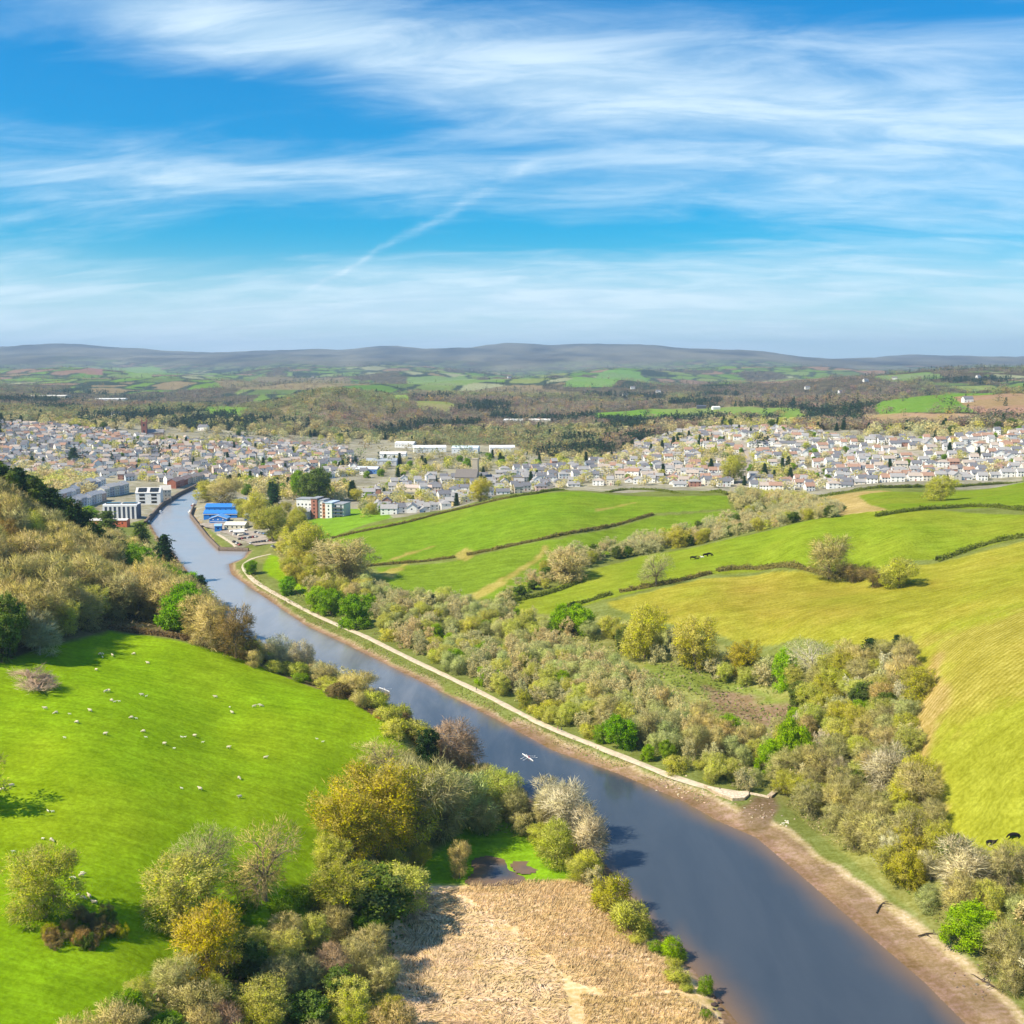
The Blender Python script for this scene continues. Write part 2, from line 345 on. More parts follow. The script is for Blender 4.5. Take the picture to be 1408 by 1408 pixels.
# east bank fields
paint([(452,740),(600,706),(700,686),(800,676),(1000,682),(1005,700),(900,706),(770,738),(640,763),(515,775),(455,765)], (.150,.235,.014), .07, 1)
paint([(515,780),(640,768),(770,742),(900,710),(1010,702),(1040,712),(950,730),(860,755),(780,785),(700,826),(640,822),(540,810)], (.150,.225,.016), .10, 1)
paint([(1120,685),(1230,676),(1220,712),(1150,722)], (.36,.27,.10), .15, 4)
paint([(1180,682),(1408,663),(2300,665),(2300,712),(1408,695),(1300,700),(1230,712),(1200,695)], (.165,.235,.014), .07, 2)
paint([(690,835),(780,800),(880,765),(1000,742),(1110,716),(1300,702),(1408,708),(2300,715),(2300,742),(1408,738),(1280,770),(1170,795),(1050,784),(960,792),(830,825),(760,845)], (.19,.25,.016), .07, 1)
paint([(830,830),(960,797),(1050,788),(1170,800),(1280,776),(1408,745),(2300,750),(2300,1500),(1500,1280),(1408,1225),(1330,1190),(1270,1100),(1252,990),(1265,930),(1200,895),(1090,880),(1000,880),(880,850)], (.262,.262,.026), .08, 1.5)
paint([(1260,880),(1408,840),(1560,850),(1560,1000),(1290,1010),(1262,985)], (.30,.25,.045), .08, 14, .6)
paint([(1258,1000),(1262,940),(1290,900),(1305,960),(1280,1040),(1300,1120),(1255,1060)], (.36,.27,.085), .1, 3)
paint([(1060,792),(1260,800),(1400,800),(1250,850),(1000,850),(900,845)], (.25,.235,.024), .07, 14)
paint([(885,912),(950,915),(1020,935),(1090,965),(1075,985),(1000,965),(930,945),(880,925)], (.17,.205,.04), .15, 2)
paint([(970,945),(1030,955),(1090,975),(1060,1000),(990,985)], (.20,.14,.08), .25, 4)
paint([(370,762),(450,790),(440,830),(390,805),(360,785)], GR, .08, 2)
paint([(395,715),(470,700),(520,700),(540,712),(455,740),(430,745)], (.16,.28,.02), .1, 2)
paint([(560,878),(640,880),(720,890),(700,900),(600,900)], (.14,.25,.02), .2, 3)
for t in ([(700,800),(725,780),(745,768),(752,750),(748,750),(738,768),(715,780),(690,800)], [(625,765),(642,750),(650,765),(640,772)], [(520,775),(600,750),(560,760)],
          [(515,790),(560,775),(540,795)], [(820,700),(880,690),(820,704)], [(640,820),(690,795),(700,800),(655,826)]): paint(t, (.33,.28,.07), .15, 3)
# towpath bank: grass on top, mud and stones at the water
bank_in = (RD > 0) & (RD < 60) & (GY < 1100) & (GX > -260)
def woods(pts, c):
    paint(pts, c, .3, 6); pw = polyw(pts); x0, y0 = pw.min(0); x1, y1 = pw.max(0); bb = (GX > x0) & (GX < x1) & (GY > y0) & (GY < y1); WD[bb] = np.where(inside(GX[bb], GY[bb], pw), 1, WD[bb])
for q in ([(335,592),(380,562),(430,541),(480,534),(540,546),(578,575),(565,592),(470,598)], [(290,523),(380,516),(480,521),(510,530),(420,537),(330,536)], [(1090,592),(1120,565),(1150,556),(1200,562),(1206,578),(1130,594)],
    [(0,560),(120,548),(250,552),(270,575),(180,580),(0,575)], [(540,600),(700,592),(860,590),(900,585),(960,585),(870,612),(820,628),(740,628),(705,612),(560,612)], [(700,560),(800,548),(860,555),(800,570),(720,575)], [(900,548),(1060,545),(1060,560),(920,562)], [(560,536),(700,530),(780,538),(700,550),(600,548)]): woods(q, (.20,.165,.09))
# far named fields
for pts, c in (([(275,570),(305,556),(345,562),(330,575)], (.15,.26,.04)), ([(570,552),(610,552),(635,562),(600,567),(575,562)], (.22,.24,.07)),
    ([(535,543),(562,543),(562,551),(540,550)], (.20,.27,.05)), ([(815,568),(890,562),(960,565),(960,575),(890,580),(820,578)], (.14,.25,.03)),
    ([(890,562),(1000,560),(1100,562),(1100,572),(960,575)], (.17,.25,.05)), ([(1200,560),(1300,540),(1380,540),(1360,568),(1210,570)], (.13,.235,.03)),
    ([(1310,546),(1408,541),(1470,545),(1408,578),(1350,570),(1330,560)], (.30,.20,.11)), ([(1170,572),(1350,570),(1370,575),(1300,585),(1190,583)], (.31,.23,.11)),
    ([(965,588),(1010,580),(1020,590),(970,597)], (.17,.25,.04)), ([(1060,575),(1105,568),(1110,580),(1070,584)], (.17,.25,.04)),
    ([(170,512),(140,506),(210,503),(230,512),(200,520)], (.16,.25,.06)), ([(90,512),(120,506),(150,508),(140,516)], (.24,.14,.10)),
    ([(775,532),(830,510),(880,512),(900,525),(840,532)], (.14,.25,.06)), ([(560,520),(640,516),(700,522),(640,530),(560,528)], (.16,.23,.07)),
    ([(1200,518),(1280,512),(1300,520),(1230,526)], (.15,.23,.07))): paint(c=c, pts=pts, var=.08)
fan_ = [(1008,1128),(1020,1108),(1040,1098),(1062,1098),(1070,1118),(1062,1138),(1040,1150)]
mudL = (RD > 0) & (RD < 9) & (GY < 1050)
mudc = np.array((.25,.165,.10))
def mudpaint(mask_d, c, jit):
    wgt = np.clip(.5-(RD + nz*jit*2 + nz2*jit - mask_d)/1.2, 0, 1)*(GY < 1050)*(RD > -30); wgt = wgt[...,None]
    COL[:] = COL*(1-wgt) + np.array(c)*(1 + nz2[...,None]*.5)*wgt
wide = np.where((GX > 45) & (GY < 345), np.clip(5 + (345-GY)*.09, 5, 11), np.where(GX < 60*(GY < 260), 2.5, 5.0))
wide = np.where((GX < -10) & (GY < 420) & (RD > 0), 2.5, wide)
def mud2(dist, c, jit):
    wgt = (np.clip(.5-(RD + nz*jit*2 + nz2*jit - dist)/1.2, 0, 1)*(GY < 1050)*(RD > -30))[...,None]
    COL[:] = COL*(1-wgt) + np.array(c)*(1 + nz2[...,None]*.5)*wgt
mud2(wide*1.3, (.42,.33,.19), 3.0)
mud2(wide, (.26,.178,.105), 2.0)
mud2(wide*.35, (.22,.14,.085), 1.5)
paint(fan_, (.20,.14,.08), .3, 2)

gm, t, b = new_mat('land', 1.0, .0)
vc = t.node('ShaderNodeAttribute', attribute_name='col').outputs['Color']
pos = t.node('ShaderNodeNewGeometry').outputs['Position']
f1_ = t.noise(pos, .9, 5, .65); f2_ = t.noise(pos, .11, 5, .6)
v1 = t.ramp(f1_, .3, .7, .80, 1.20); v2 = t.ramp(f2_, .3, .7, .88, 1.12)
vv = t.m('MULTIPLY', v1, v2)
st = t.node('ShaderNodeAttribute', attribute_name='stripe').outputs['Fac']
wv = t.node('ShaderNodeTexWave', {'Vector': t.node('ShaderNodeMapping', {'Vector': pos, 'Rotation': (0, 0, rad(62))}).outputs[0], 'Scale': .16, 'Distortion': 6.0, 'Detail': 1.5, 'Detail Scale': .12}).outputs['Fac']
sv = t.m('ADD', 1.0, t.m('MULTIPLY', st, t.m('MULTIPLY', t.m('SUBTRACT', wv, .5), .42)))
# grazing lines along the slope
gl = t.noise(t.node('ShaderNodeMapping', {'Vector': pos, 'Rotation': (0, 0, rad(-28)), 'Scale': (.06, .75, .3)}).outputs[0], .6, 4, .6)
gv = t.ramp(gl, .3, .7, .87, 1.11)
k = t.m('MULTIPLY', t.m('MULTIPLY', vv, sv), gv)
kc = t.node('ShaderNodeCombineColor', {0: k, 1: k, 2: t.m('MULTIPLY', k, k)}).outputs[0]
t.l.new(t.mix(1.0, vc, kc, 'MULTIPLY'), b.inputs['Base Color'])
bp = t.node('ShaderNodeBump', {'Strength': .5, 'Distance': .35, 'Height': t.m('ADD', f1_, t.m('MULTIPLY', gl, 1.5))}); t.l.new(bp.outputs[0], b.inputs['Normal'])

def fan_mesh(name, j0, j1, kind_lbl):
    V = np.stack([GX[j0:j1], GY[j0:j1], GZ[j0:j1]], -1).reshape(-1, 3); r = j1-j0
    idx = np.arange(r*NU).reshape(r, NU)
    F = np.stack([idx[:-1,:-1], idx[:-1,1:], idx[1:,1:], idx[1:,:-1]], -1).reshape(-1, 4)
    me = np_mesh(name, V, F, True, COL[j0:j1].reshape(-1, 3))
    a = me.attributes.new('stripe', 'FLOAT', 'POINT'); a.data.foreach_set('value', STR[j0:j1].ravel().astype(np.float32))
    return tag(link_obj(name, me, mat=gm), kind_lbl[0], kind_lbl[1], kind='structure')
JS = int(np.searchsorted(GW, math.log(4200)))
def build_land():
    fan_mesh('ground', 0, JS+1, ('green and tan valley land with fields and riverbanks', 'ground'))
    fan_mesh('hills', JS, NW, ('distant blue hills and patchwork farmland on the skyline', 'hills'))

# ------------------------------------------------------------ water
wm, t, b = new_mat('river_water', .07, .5)
sh = t.node('ShaderNodeAttribute', attribute_name='shallow').outputs['Fac']
pos = t.node('ShaderNodeNewGeometry').outputs['Position']
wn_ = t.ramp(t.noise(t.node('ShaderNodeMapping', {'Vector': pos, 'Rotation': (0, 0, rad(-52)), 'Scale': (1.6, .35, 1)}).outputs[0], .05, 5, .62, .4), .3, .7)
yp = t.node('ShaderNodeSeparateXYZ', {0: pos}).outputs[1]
sky_sheen = t.ramp(t.m('ADD', yp, t.m('MULTIPLY', t.m('SUBTRACT', wn_, .5), 60.0)), 340, 660)   # low-sky reflection painted into the base colour, paler up the far reach
deep = t.mix(sky_sheen, t.mix(wn_, (.046, .062, .086, 1), (.056, .072, .096, 1)), (.30, .31, .34, 1))
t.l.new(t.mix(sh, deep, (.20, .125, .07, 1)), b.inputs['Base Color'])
b.inputs['IOR'].default_value = 1.333
r1 = t.noise(t.node('ShaderNodeMapping', {'Vector': pos, 'Scale': (1, 1, 1)}).outputs[0], .55, 4, .65)
r2 = t.noise(pos, .035, 3, .5)
t.l.new(t.m('ADD', t.ramp(r2, .35, .65, .05, .15), t.m('MULTIPLY', sky_sheen, .12)), b.inputs['Roughness'])
bp = t.node('ShaderNodeBump', {'Strength': .30, 'Distance': .12, 'Height': t.m('ADD', r1, t.m('MULTIPLY', r2, 3.0))}); t.l.new(bp.outputs[0], b.inputs['Normal'])
def water(name, poly, z, label, st=2.5, shallow=9.0):
    x0, y0 = poly.min(0)-6; x1, y1 = poly.max(0)+6
    xs = np.arange(x0, x1, st); ys = np.arange(y0, y1, st); xg, yg = np.meshgrid(xs, ys)
    s_ = sdist(xg, yg, poly)
    idx = np.arange(xg.size).reshape(xg.shape)
    keep = (np.minimum.reduce([s_[:-1,:-1], s_[1:,:-1], s_[:-1,1:], s_[1:,1:]]) < 2.0)
    F = np.stack([idx[:-1,:-1], idx[:-1,1:], idx[1:,1:], idx[1:,:-1]], -1)[keep]
    used = np.unique(F); rm = np.zeros(xg.size, int); rm[used] = np.arange(len(used))
    V = np.stack([xg.ravel(), yg.ravel(), np.full(xg.size, z)], -1)[used]
    me = np_mesh(name, V, rm[F], True)
    swid = np.where(xg < 40, .45, 1.0)*shallow*(1 + fbm(xg/14, yg/14)*1.2) if name == 'river' else shallow
    sv_ = np.clip(1 + s_/swid, 0, 1)**1.8*.85
    me.attributes.new('shallow', 'FLOAT', 'POINT').data.foreach_set('value', sv_.ravel()[used].astype(np.float32))
    return tag(link_obj(name, me, mat=wm), label, 'river', kind='structure')
build_land()
RIVER_NEAR = RIVER
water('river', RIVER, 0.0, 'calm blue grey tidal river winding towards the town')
# ------------------------------------------------------------ materials for things
def obj_mat(name, rough=.85, spec=.2, var=.15, scale=2.0, attr=False, trans=0.0, rnd=.0):
    m_, t, b = new_mat(name, rough, spec)
    oc = t.node('ShaderNodeObjectInfo'); col = oc.outputs['Color']
    pos = t.node('ShaderNodeTexCoord').outputs['Object']
    f = t.ramp(t.noise(pos, scale, 4, .6), .3, .7, 1-var, 1+var)
    if attr: f = t.m('MULTIPLY', f, t.node('ShaderNodeAttribute', attribute_name='shade').outputs['Fac'])
    cm = t.node('ShaderNodeCombineColor', {0: f, 1: f, 2: f}).outputs[0]
    o_ = t.mix(1.0, col, cm, 'MULTIPLY')
    if attr:                                # some leaf clumps are yellower or greyer than the rest
        hu = t.node('ShaderNodeAttribute', attribute_name='hue').outputs['Fac']
        hn = t.node('ShaderNodeHueSaturation', {'Color': o_, 'Saturation': t.ramp(hu, 0, 1, .9, 1.3, False), 'Hue': t.ramp(hu, 0, 1, .494, .518, False)})
        o_ = hn.outputs[0]
    t.l.new(o_, b.inputs['Base Color'])
    if trans:
        tr_ = t.node('ShaderNodeBsdfTranslucent', {'Color': o_})
        ms = t.node('ShaderNodeMixShader', {0: trans, 1: b.outputs[0], 2: tr_.outputs[0]})
        out = [q for q in t.n if q.type == 'OUTPUT_MATERIAL'][0]; t.l.new(ms.outputs[0], out.inputs[0])
    return m_
M_bark = obj_mat('bark', .95, .1, .3, 3)
M_twig = obj_mat('twigs', 1, .0, .12, .8, True, .3)
M_leaf = obj_mat('leaves', .8, .1, .12, .8, True, .3)
M_wall = obj_mat('rendered_wall', .85, .2, .07, .6)
M_roof = obj_mat('slate_roof', .7, .3, .16, 1.6)
M_plain = obj_mat('painted', .5, .4, .05, 2)
M_wool = obj_mat('wool', .95, .1, .12, 6)
M_stone = obj_mat('stone', .9, .15, .3, 1.2)
def vcol_mat(name, trans=.25):
    m_, t, b = new_mat(name, .9, .1); c = t.node('ShaderNodeAttribute', attribute_name='col').outputs['Color']; t.l.new(c, b.inputs['Base Color'])
    tr_ = t.node('ShaderNodeBsdfTranslucent', {'Color': c}); ms = t.node('ShaderNodeMixShader', {0: trans, 1: b.outputs[0], 2: tr_.outputs[0]})
    t.l.new(ms.outputs[0], [q for q in t.n if q.type == 'OUTPUT_MATERIAL'][0].inputs[0]); return m_
M_wood = vcol_mat('woodland'); M_reed = vcol_mat('reed_straw', .5)
def glass_mat():
    m_, t, b = new_mat('window_glass', .08, .6); b.inputs['Base Color'].default_value = (.02, .025, .03, 1); return m_
M_glass = glass_mat()

# ------------------------------------------------------------ plants
class MeshAcc:
    def __init__(s): s.V = []; s.F = []; s.S = []; s.H = []; s.N = []; s.n = 0
    def add(s, V, F, shade=1.0, hue=.5, N=None):
        V = np.asarray(V, float).reshape(-1, 3); s.V.append(V); s.F.append(np.asarray(F) + s.n); s.n += len(V)
        s.S.append(np.broadcast_to(np.asarray(shade, float), (len(V),)).copy()); s.H.append(np.broadcast_to(np.asarray(hue, float), (len(V),)).copy())
        s.N.append(N if N is not None else np.zeros((len(V), 3)))
    def mesh(s, name, smooth=False):
        V = np.concatenate(s.V); tri = [f for f in s.F if f.shape[1] == 3]; quad = [f for f in s.F if f.shape[1] == 4]
        F = np.concatenate(tri + [np.concatenate([q[:, :3], q[:, [0, 2, 3]]]) for q in quad])
        N = np.concatenate(s.N); me = np_mesh(name, V, F, smooth or bool(np.abs(N).sum() > 0))
        if np.abs(N).sum() > 0:
            me.normals_split_custom_set_from_vertices(N.tolist())
        me.attributes.new('shade', 'FLOAT', 'POINT').data.foreach_set('value', np.concatenate(s.S).astype(np.float32))
        me.attributes.new('hue', 'FLOAT', 'POINT').data.foreach_set('value', np.concatenate(s.H).astype(np.float32))
        return me
def tube(acc, pts, r, sides=5, shade=1.0):
    pts = np.asarray(pts, float); m = len(pts); d = np.gradient(pts, axis=0); d /= np.linalg.norm(d, axis=1)[:, None] + 1e-9
    up = np.where(np.abs(d[:, 2:3]) > .9, np.array([[1., 0, 0]]), np.array([[0, 0, 1.]])); a = np.cross(d, up); a /= np.linalg.norm(a, axis=1)[:, None] + 1e-9
    b = np.cross(d, a); th = np.arange(sides)/sides*2*math.pi
    V = pts[:, None] + (a[:, None]*np.cos(th)[None, :, None] + b[:, None]*np.sin(th)[None, :, None])*np.asarray(r)[:, None, None]
    i = np.arange(m-1)[:, None]*sides; j = np.arange(sides)[None]; k = (j+1) % sides
    F = np.stack([i+j, i+k, i+sides+k, i+sides+j], -1).reshape(-1, 4); acc.add(V, F, shade)
def leaves(acc, cen, size, rng, aspect=.6, up=.0, out=None, shade=None, hue=None):
    """one leaf-sized triangle per centre; winding turned so that it faces out of the crown"""
    n_ = len(cen); a = rng.normal(size=(n_, 3)); nrm = (out if out is not None else np.tile([0, 0, 1.], (n_, 1))) + rng.normal(size=(n_, 3))*.5
    nrm = nrm/(np.linalg.norm(nrm, axis=1)[:, None] + 1e-9); nrm[:, 2] += .25; nrm /= np.linalg.norm(nrm, axis=1)[:, None]
    if out is not None: a = a*.55 + out
    a[:, 2] += up; a /= np.linalg.norm(a, axis=1)[:, None]
    b = np.cross(a, rng.normal(size=(n_, 3))); b /= np.linalg.norm(b, axis=1)[:, None]
    if aspect > .4:                         # broad leaves lie roughly along the surface of the clump
        a = a - nrm*np.sum(a*nrm, 1)[:, None]*.65; a /= np.linalg.norm(a, axis=1)[:, None] + 1e-9; b = np.cross(nrm, a); b /= np.linalg.norm(b, axis=1)[:, None] + 1e-9
    s_ = (size*(.6 + .8*rng.random(n_)))[:, None]
    sg = np.where(np.sum(np.cross(b, a)*nrm, 1) < 0, -1.0, 1.0)[:, None]; b = b*sg
    V = np.stack([cen - b*s_*aspect*.5, cen + b*s_*aspect*.5, cen + a*s_], 1)
    F = np.arange(n_*3).reshape(-1, 3)
    sh_ = np.repeat(shade if shade is not None else .8 + .4*rng.random(n_), 3); hu = np.repeat(hue if hue is not None else rng.random(n_), 3)
    acc.add(V, F, sh_, hu, np.repeat(nrm, 3, 0))
def crown_pts(n_, rng, w_, z0, z1, lump=.25, shell=.45, taper=.0, seed=0):
    """points spread through an uneven crown of several overlapping lobes between z0 and z1"""
    k = 7 if lump >= .5 else 5; H_ = z1-z0
    lc = rng.normal(size=(k, 3)); lc /= np.linalg.norm(lc, axis=1)[:, None]; lc *= rng.uniform(.25, .62, (k, 1)); lc[:, 2] = np.linspace(-.7, .5, k)[rng.permutation(k)]; lc[0] = (0, 0, .35)
    lr = rng.uniform(.30, .56, k); lr[0] = .6
    i = rng.choice(k, n_, p=lr**2/np.sum(lr**2)); v = rng.normal(size=(n_, 3)); v /= np.linalg.norm(v, axis=1)[:, None]; r = (shell + (1-shell)*rng.random(n_))**.5
    p = lc[i] + v*(r*lr[i])[:, None]*np.array([1.05, 1.05, .95]); stray = rng.random(n_) < .08; p[stray] *= 1.12
    for ax in (0, 1): p[:, ax] -= np.median(p[:, ax])*.7; p[:, ax] /= np.quantile(np.abs(p[:, ax]), .95)
    lo, hi = np.quantile(p[:, 2], [.02, .985]); p[:, 2] = (p[:, 2]-lo)/(hi-lo)*2 - 1; p = np.clip(p, -1.15, 1.08)
    return np.stack([p[:, 0]*w_*.5, p[:, 1]*w_*.5, (z0+z1)/2 + p[:, 2]*H_*.5], 1)
def build_tree(kind, seed):
    """unit-height tree: returns trunk mesh, crown mesh"""
    rng = np.random.default_rng(seed); T = MeshAcc(); K = MeshAcc()
    P_ = dict(bare=(.80, .06, 1.0, 190, 42, .085, .085), bud=(.85, .07, 1.0, 230, 46, .027, .6), leafy=(.82, .03, 1.0, 190, 100, .032, .75), willow=(.95, .03, 1.0, 170, 52, .065, .16),
              poplar=(.50, .10, 1.0, 150, 44, .085, .08), open=(1.0, .15, 1.0, 170, 26, .075, .09), shrub=(1.35, -.08, 1.0, 110, 60, .09, .26), gorse=(1.5, -.1, 1.0, 90, 80, .05, .6), ivy=(.6, .0, 1.0, 150, 90, .032, .8))[kind]
    w_, z0, z1, nt, per, ls, asp = P_
    tips = crown_pts(nt, rng, w_*.86, z0, z1*.95, .55 if kind not in ('shrub', 'gorse') else .3, .35)
    # limbs: trunk -> boughs -> branches -> tips
    if kind in ('shrub', 'gorse', 'willow'): fork = np.array([0, 0, .03])
    else: fork = np.array([rng.normal()*.02, rng.normal()*.02, .30 if kind != 'poplar' else .4])
    nb = 6 if kind != 'open' else 7
    lead = tips[rng.choice(nt, nb, replace=False)]
    for _ in range(3):
        a = np.argmin(((tips[:, None]-lead[None])**2).sum(-1), 1)
        lead = np.array([tips[a == i].mean(0) if (a == i).any() else lead[i] for i in range(nb)])
    tr_r = .022 if kind in ('bare', 'bud', 'open', 'leafy', 'ivy') else .012
    if kind == 'open': tr_r = .03
    if fork[2] > .1: tube(T, [(0, 0, -.03), (0, 0, .02), fork*[.5, .5, .55], fork], [tr_r*1.9, tr_r*1.35, tr_r*1.1, tr_r*.95], 7)
    for i in range(nb):
        own = tips[a == i]
        if not len(own): continue
        c = fork*.42 + lead[i]*.58; mid = fork*.6 + c*.4 + np.array([0, 0, .03])
        tube(T, [fork*.9, mid, c], [tr_r*.75, tr_r*.55, tr_r*.38], 5)
        sub = own[rng.choice(len(own), min(5, len(own)), replace=False)]; sa = np.argmin(((own[:, None]-sub[None])**2).sum(-1), 1)
        for j in range(len(sub)):
            s2 = c*.45 + own[sa == j].mean(0)*.55 + rng.normal(size=3)*.01
            tube(T, [c, (c+s2)/2 + [0, 0, .008], s2], [tr_r*.36, tr_r*.26, tr_r*.18], 4)
            for tp in own[sa == j]: tube(T if kind in ('bare', 'open') else K, [s2, (s2+tp)/2 + rng.normal(size=3)*.012, tp], [tr_r*.16, tr_r*.11, tr_r*.05], 3, .7)
    cen = np.array([0, 0, (z0+z1)*.42])
    ts = .78 + .44*rng.random(nt); th = np.clip(rng.random(nt)*.7 + .15, 0, 1)
    idx = np.repeat(np.arange(nt), per); spread = {'bare': .055, 'open': .07, 'poplar': .05, 'willow': .075, 'shrub': .12, 'gorse': .11, 'bud': .06, 'leafy': .066, 'ivy': .05}[kind]
    pc = tips[idx] + rng.normal(size=(len(idx), 3))*spread*.62
    o_ = pc - cen; o_ /= np.linalg.norm(o_, axis=1)[:, None] + 1e-9; o2 = (pc - tips[idx])/spread; o_ = o_*.8 + o2*.8; o_ /= np.linalg.norm(o_, axis=1)[:, None] + 1e-9
    fine = kind in ('bare', 'open', 'poplar', 'willow', 'shrub')
    leaves(K, pc, ls, rng, asp, .25 if kind in ('poplar', 'willow') else 0, o_*(1.5 if fine else .5), ts[idx]*(.85 + .3*rng.random(len(idx))), np.clip(th[idx] + rng.normal(size=len(idx))*.12, 0, 1))
    if kind == 'bud':
        i2 = np.repeat(np.arange(nt), 16); p2_ = tips[i2] + rng.normal(size=(len(i2), 3))*.035; q2 = p2_ - cen; q2 /= np.linalg.norm(q2, axis=1)[:, None]
        leaves(K, p2_, .075, rng, .09, 0, q2*1.5, .95*np.ones(len(i2)), np.zeros(len(i2)))
    if kind == 'ivy':
        pi = np.stack([rng.normal(size=900)*.05, rng.normal(size=900)*.05, rng.random(900)*.75], 1); leaves(K, pi, .05, rng, .8)
    return T.mesh(kind + '_trunk'), K.mesh(kind + '_crown')
def build_conifer(seed, broad=.42):
    rng = np.random.default_rng(seed); T = MeshAcc(); K = MeshAcc()
    tube(T, [(0, 0, -.03), (0, 0, .5), (0, 0, .97)], [.022, .014, .003], 6)
    for z in np.linspace(.10, .97, 20):
        R = broad*.5*(1-z)**.8*(.8+.3*rng.random()) + .012; k = int(7 + 8*(1-z))
        for i in range(k):
            th = rng.random()*6.28; L = R*(.65+.5*rng.random()); d = np.array([math.cos(th), math.sin(th), -.18 - .2*rng.random()])
            tube(T, [(0, 0, z), d*L*.9 + [0, 0, z]], [.005, .002], 3)
            u = rng.random(24)**.7; pc = d[None]*L*u[:, None] + [0, 0, z] + rng.normal(size=(24, 3))*[.012, .012, .008]*(1+2*u[:, None])
            leaves(K, pc, .045, rng, .55, -.2, np.tile(d, (24, 1)), (.75+.5*rng.random())*np.ones(24))
    return T.mesh('conifer_trunk'), K.mesh('conifer_crown')
PROTO = {}
for kd, n_ in (('bare', 6), ('bud', 6), ('leafy', 3), ('willow', 5), ('poplar', 2), ('open', 3), ('shrub', 4), ('gorse', 2), ('ivy', 2)):
    for i in range(n_):
        a, b_ = build_tree(kd, 100*len(PROTO) + i); a.materials.append(M_bark); b_.materials.append(M_leaf if kd in ('bud', 'leafy', 'gorse', 'ivy') else M_twig)
        PROTO.setdefault(kd, []).append((a, b_))
for i in range(3):
    a, b_ = build_conifer(900+i, (.42, .36, .55)[i]); a.materials.append(M_bark); b_.materials.append(M_leaf); PROTO.setdefault('conifer', []).append((a, b_))
# small far-off crowns for the distant woods: light versions
def lite(kind, seed, nf=420):
    ls = .13 if nf < 1000 else .062; la = .7 if nf < 1000 else .45; bm_ = .5 if nf < 1000 else .8
    rng = np.random.default_rng(seed); K = MeshAcc()
    if kind == 'conifer':
        z = rng.random(nf)**1.3; th = rng.random(nf)*6.28; R = .21*(1-z)**.9*(.5+.5*rng.random(nf)); pc = np.stack([R*np.cos(th), R*np.sin(th), z*.97], 1)
        leaves(K, pc, .11, rng, .8, 0, pc*[3, 3, .2])
    else:
        pc = crown_pts(nf, rng, .9, .06, .96, .5, .5); cl = crown_pts(46, rng, .8, .1, .93, bm_, .45); ci = rng.integers(0, 46, nf) if nf >= 1000 else None
        if nf >= 1000: pc = cl[ci] + rng.normal(size=(nf, 3))*.05
        o_ = (pc-[0, 0, .45])*1.6 + ((pc-cl[ci])*9 if nf >= 1000 else 0)
        leaves(K, pc, ls, rng, la, 0, o_, (.8+.4*rng.random(46))[ci] if nf >= 1000 else None)
        tube(K, [(0, 0, -.03), (0, 0, .5)], [.03, .02], 4, .6)
    V = np.concatenate(K.V); F = np.concatenate([f if f.shape[1] == 3 else np.concatenate([f[:, :3], f[:, [0, 2, 3]]]) for f in K.F])
    return V, F, np.concatenate(K.S), np.concatenate(K.H)

COLS = {  # crown colour, word
 'greybrown': ((.55, .50, .235), 'grey-brown'), 'tan': ((.64, .54, .245), 'tan brown'), 'pink': ((.56, .40, .27), 'pinkish grey'), 'pale': ((.68, .62, .40), 'pale silvery'),
 'olive': ((.54, .51, .09), 'olive yellow'), 'gold': ((.54, .46, .055), 'golden yellow'), 'khaki': ((.60, .59, .14), 'khaki green'), 'lime': ((.33, .47, .02), 'lime green'),
 'bright': ((.24, .40, .02), 'bright green'), 'sage': ((.57, .59, .26), 'grey-green'), 'dark': ((.05, .09, .03), 'dark green'), 'deep': ((.15, .20, .045), 'deep green'), 'brown': ((.32, .24, .11), 'dark brown'),
 'mid': ((.26, .38, .04), 'mid green'), 'rust': ((.52, .35, .13), 'rusty tan')}
KINDN = {'bare': ('bare_tree', 'bare tree', 'twiggy leafless tree'), 'bud': ('budding_tree', 'budding tree', 'budding tree'), 'leafy': ('leafy_tree', 'leafy tree', 'full-leaved round tree'),
 'willow': ('willow_tree', 'willow', 'bushy willow'), 'poplar': ('poplar_tree', 'poplar', 'upright slender tree'), 'open': ('oak_tree', 'oak', 'wide-spreading bare oak'), 'shrub': ('shrub', 'shrub', 'low twiggy shrub'),
 'gorse': ('gorse_bush', 'gorse bush', 'low gorse bush'), 'ivy': ('ivy_clad_tree', 'ivy tree', 'ivy-clad tree'), 'conifer': ('conifer_tree', 'conifer', 'pointed conifer')}
TREES = []          # (x, y, radius) of all planted
rt = random.Random(5)
COUNT = {}
PLAN = []
MAXN = 285
def plant(kind, x, y, ht, wid, col, label, group=None, parts=True, z=None, jit=.12, keep=False):
    proto = rt.choice(PROTO[kind]); zz_ = float(h(x, y)) if z is None else z
    j = 1 + rt.uniform(-jit, jit); cc_ = [min(1, c*j*(1+rt.uniform(-jit, jit)*.4)) for c in COLS[col][0]]
    inview = abs(x/y) < .5 and y > 165
    PLAN.append(dict(kind=kind, proto=proto, x=x, y=y, z=zz_, ht=ht, wid=wid, col=col, cc=cc_, label=label, group=group, parts=parts, rz=rt.uniform(0, 6.28), size=(1e6 if keep else ht/y) if inview else -1))
    TREES.append((x, y, wid*.4))
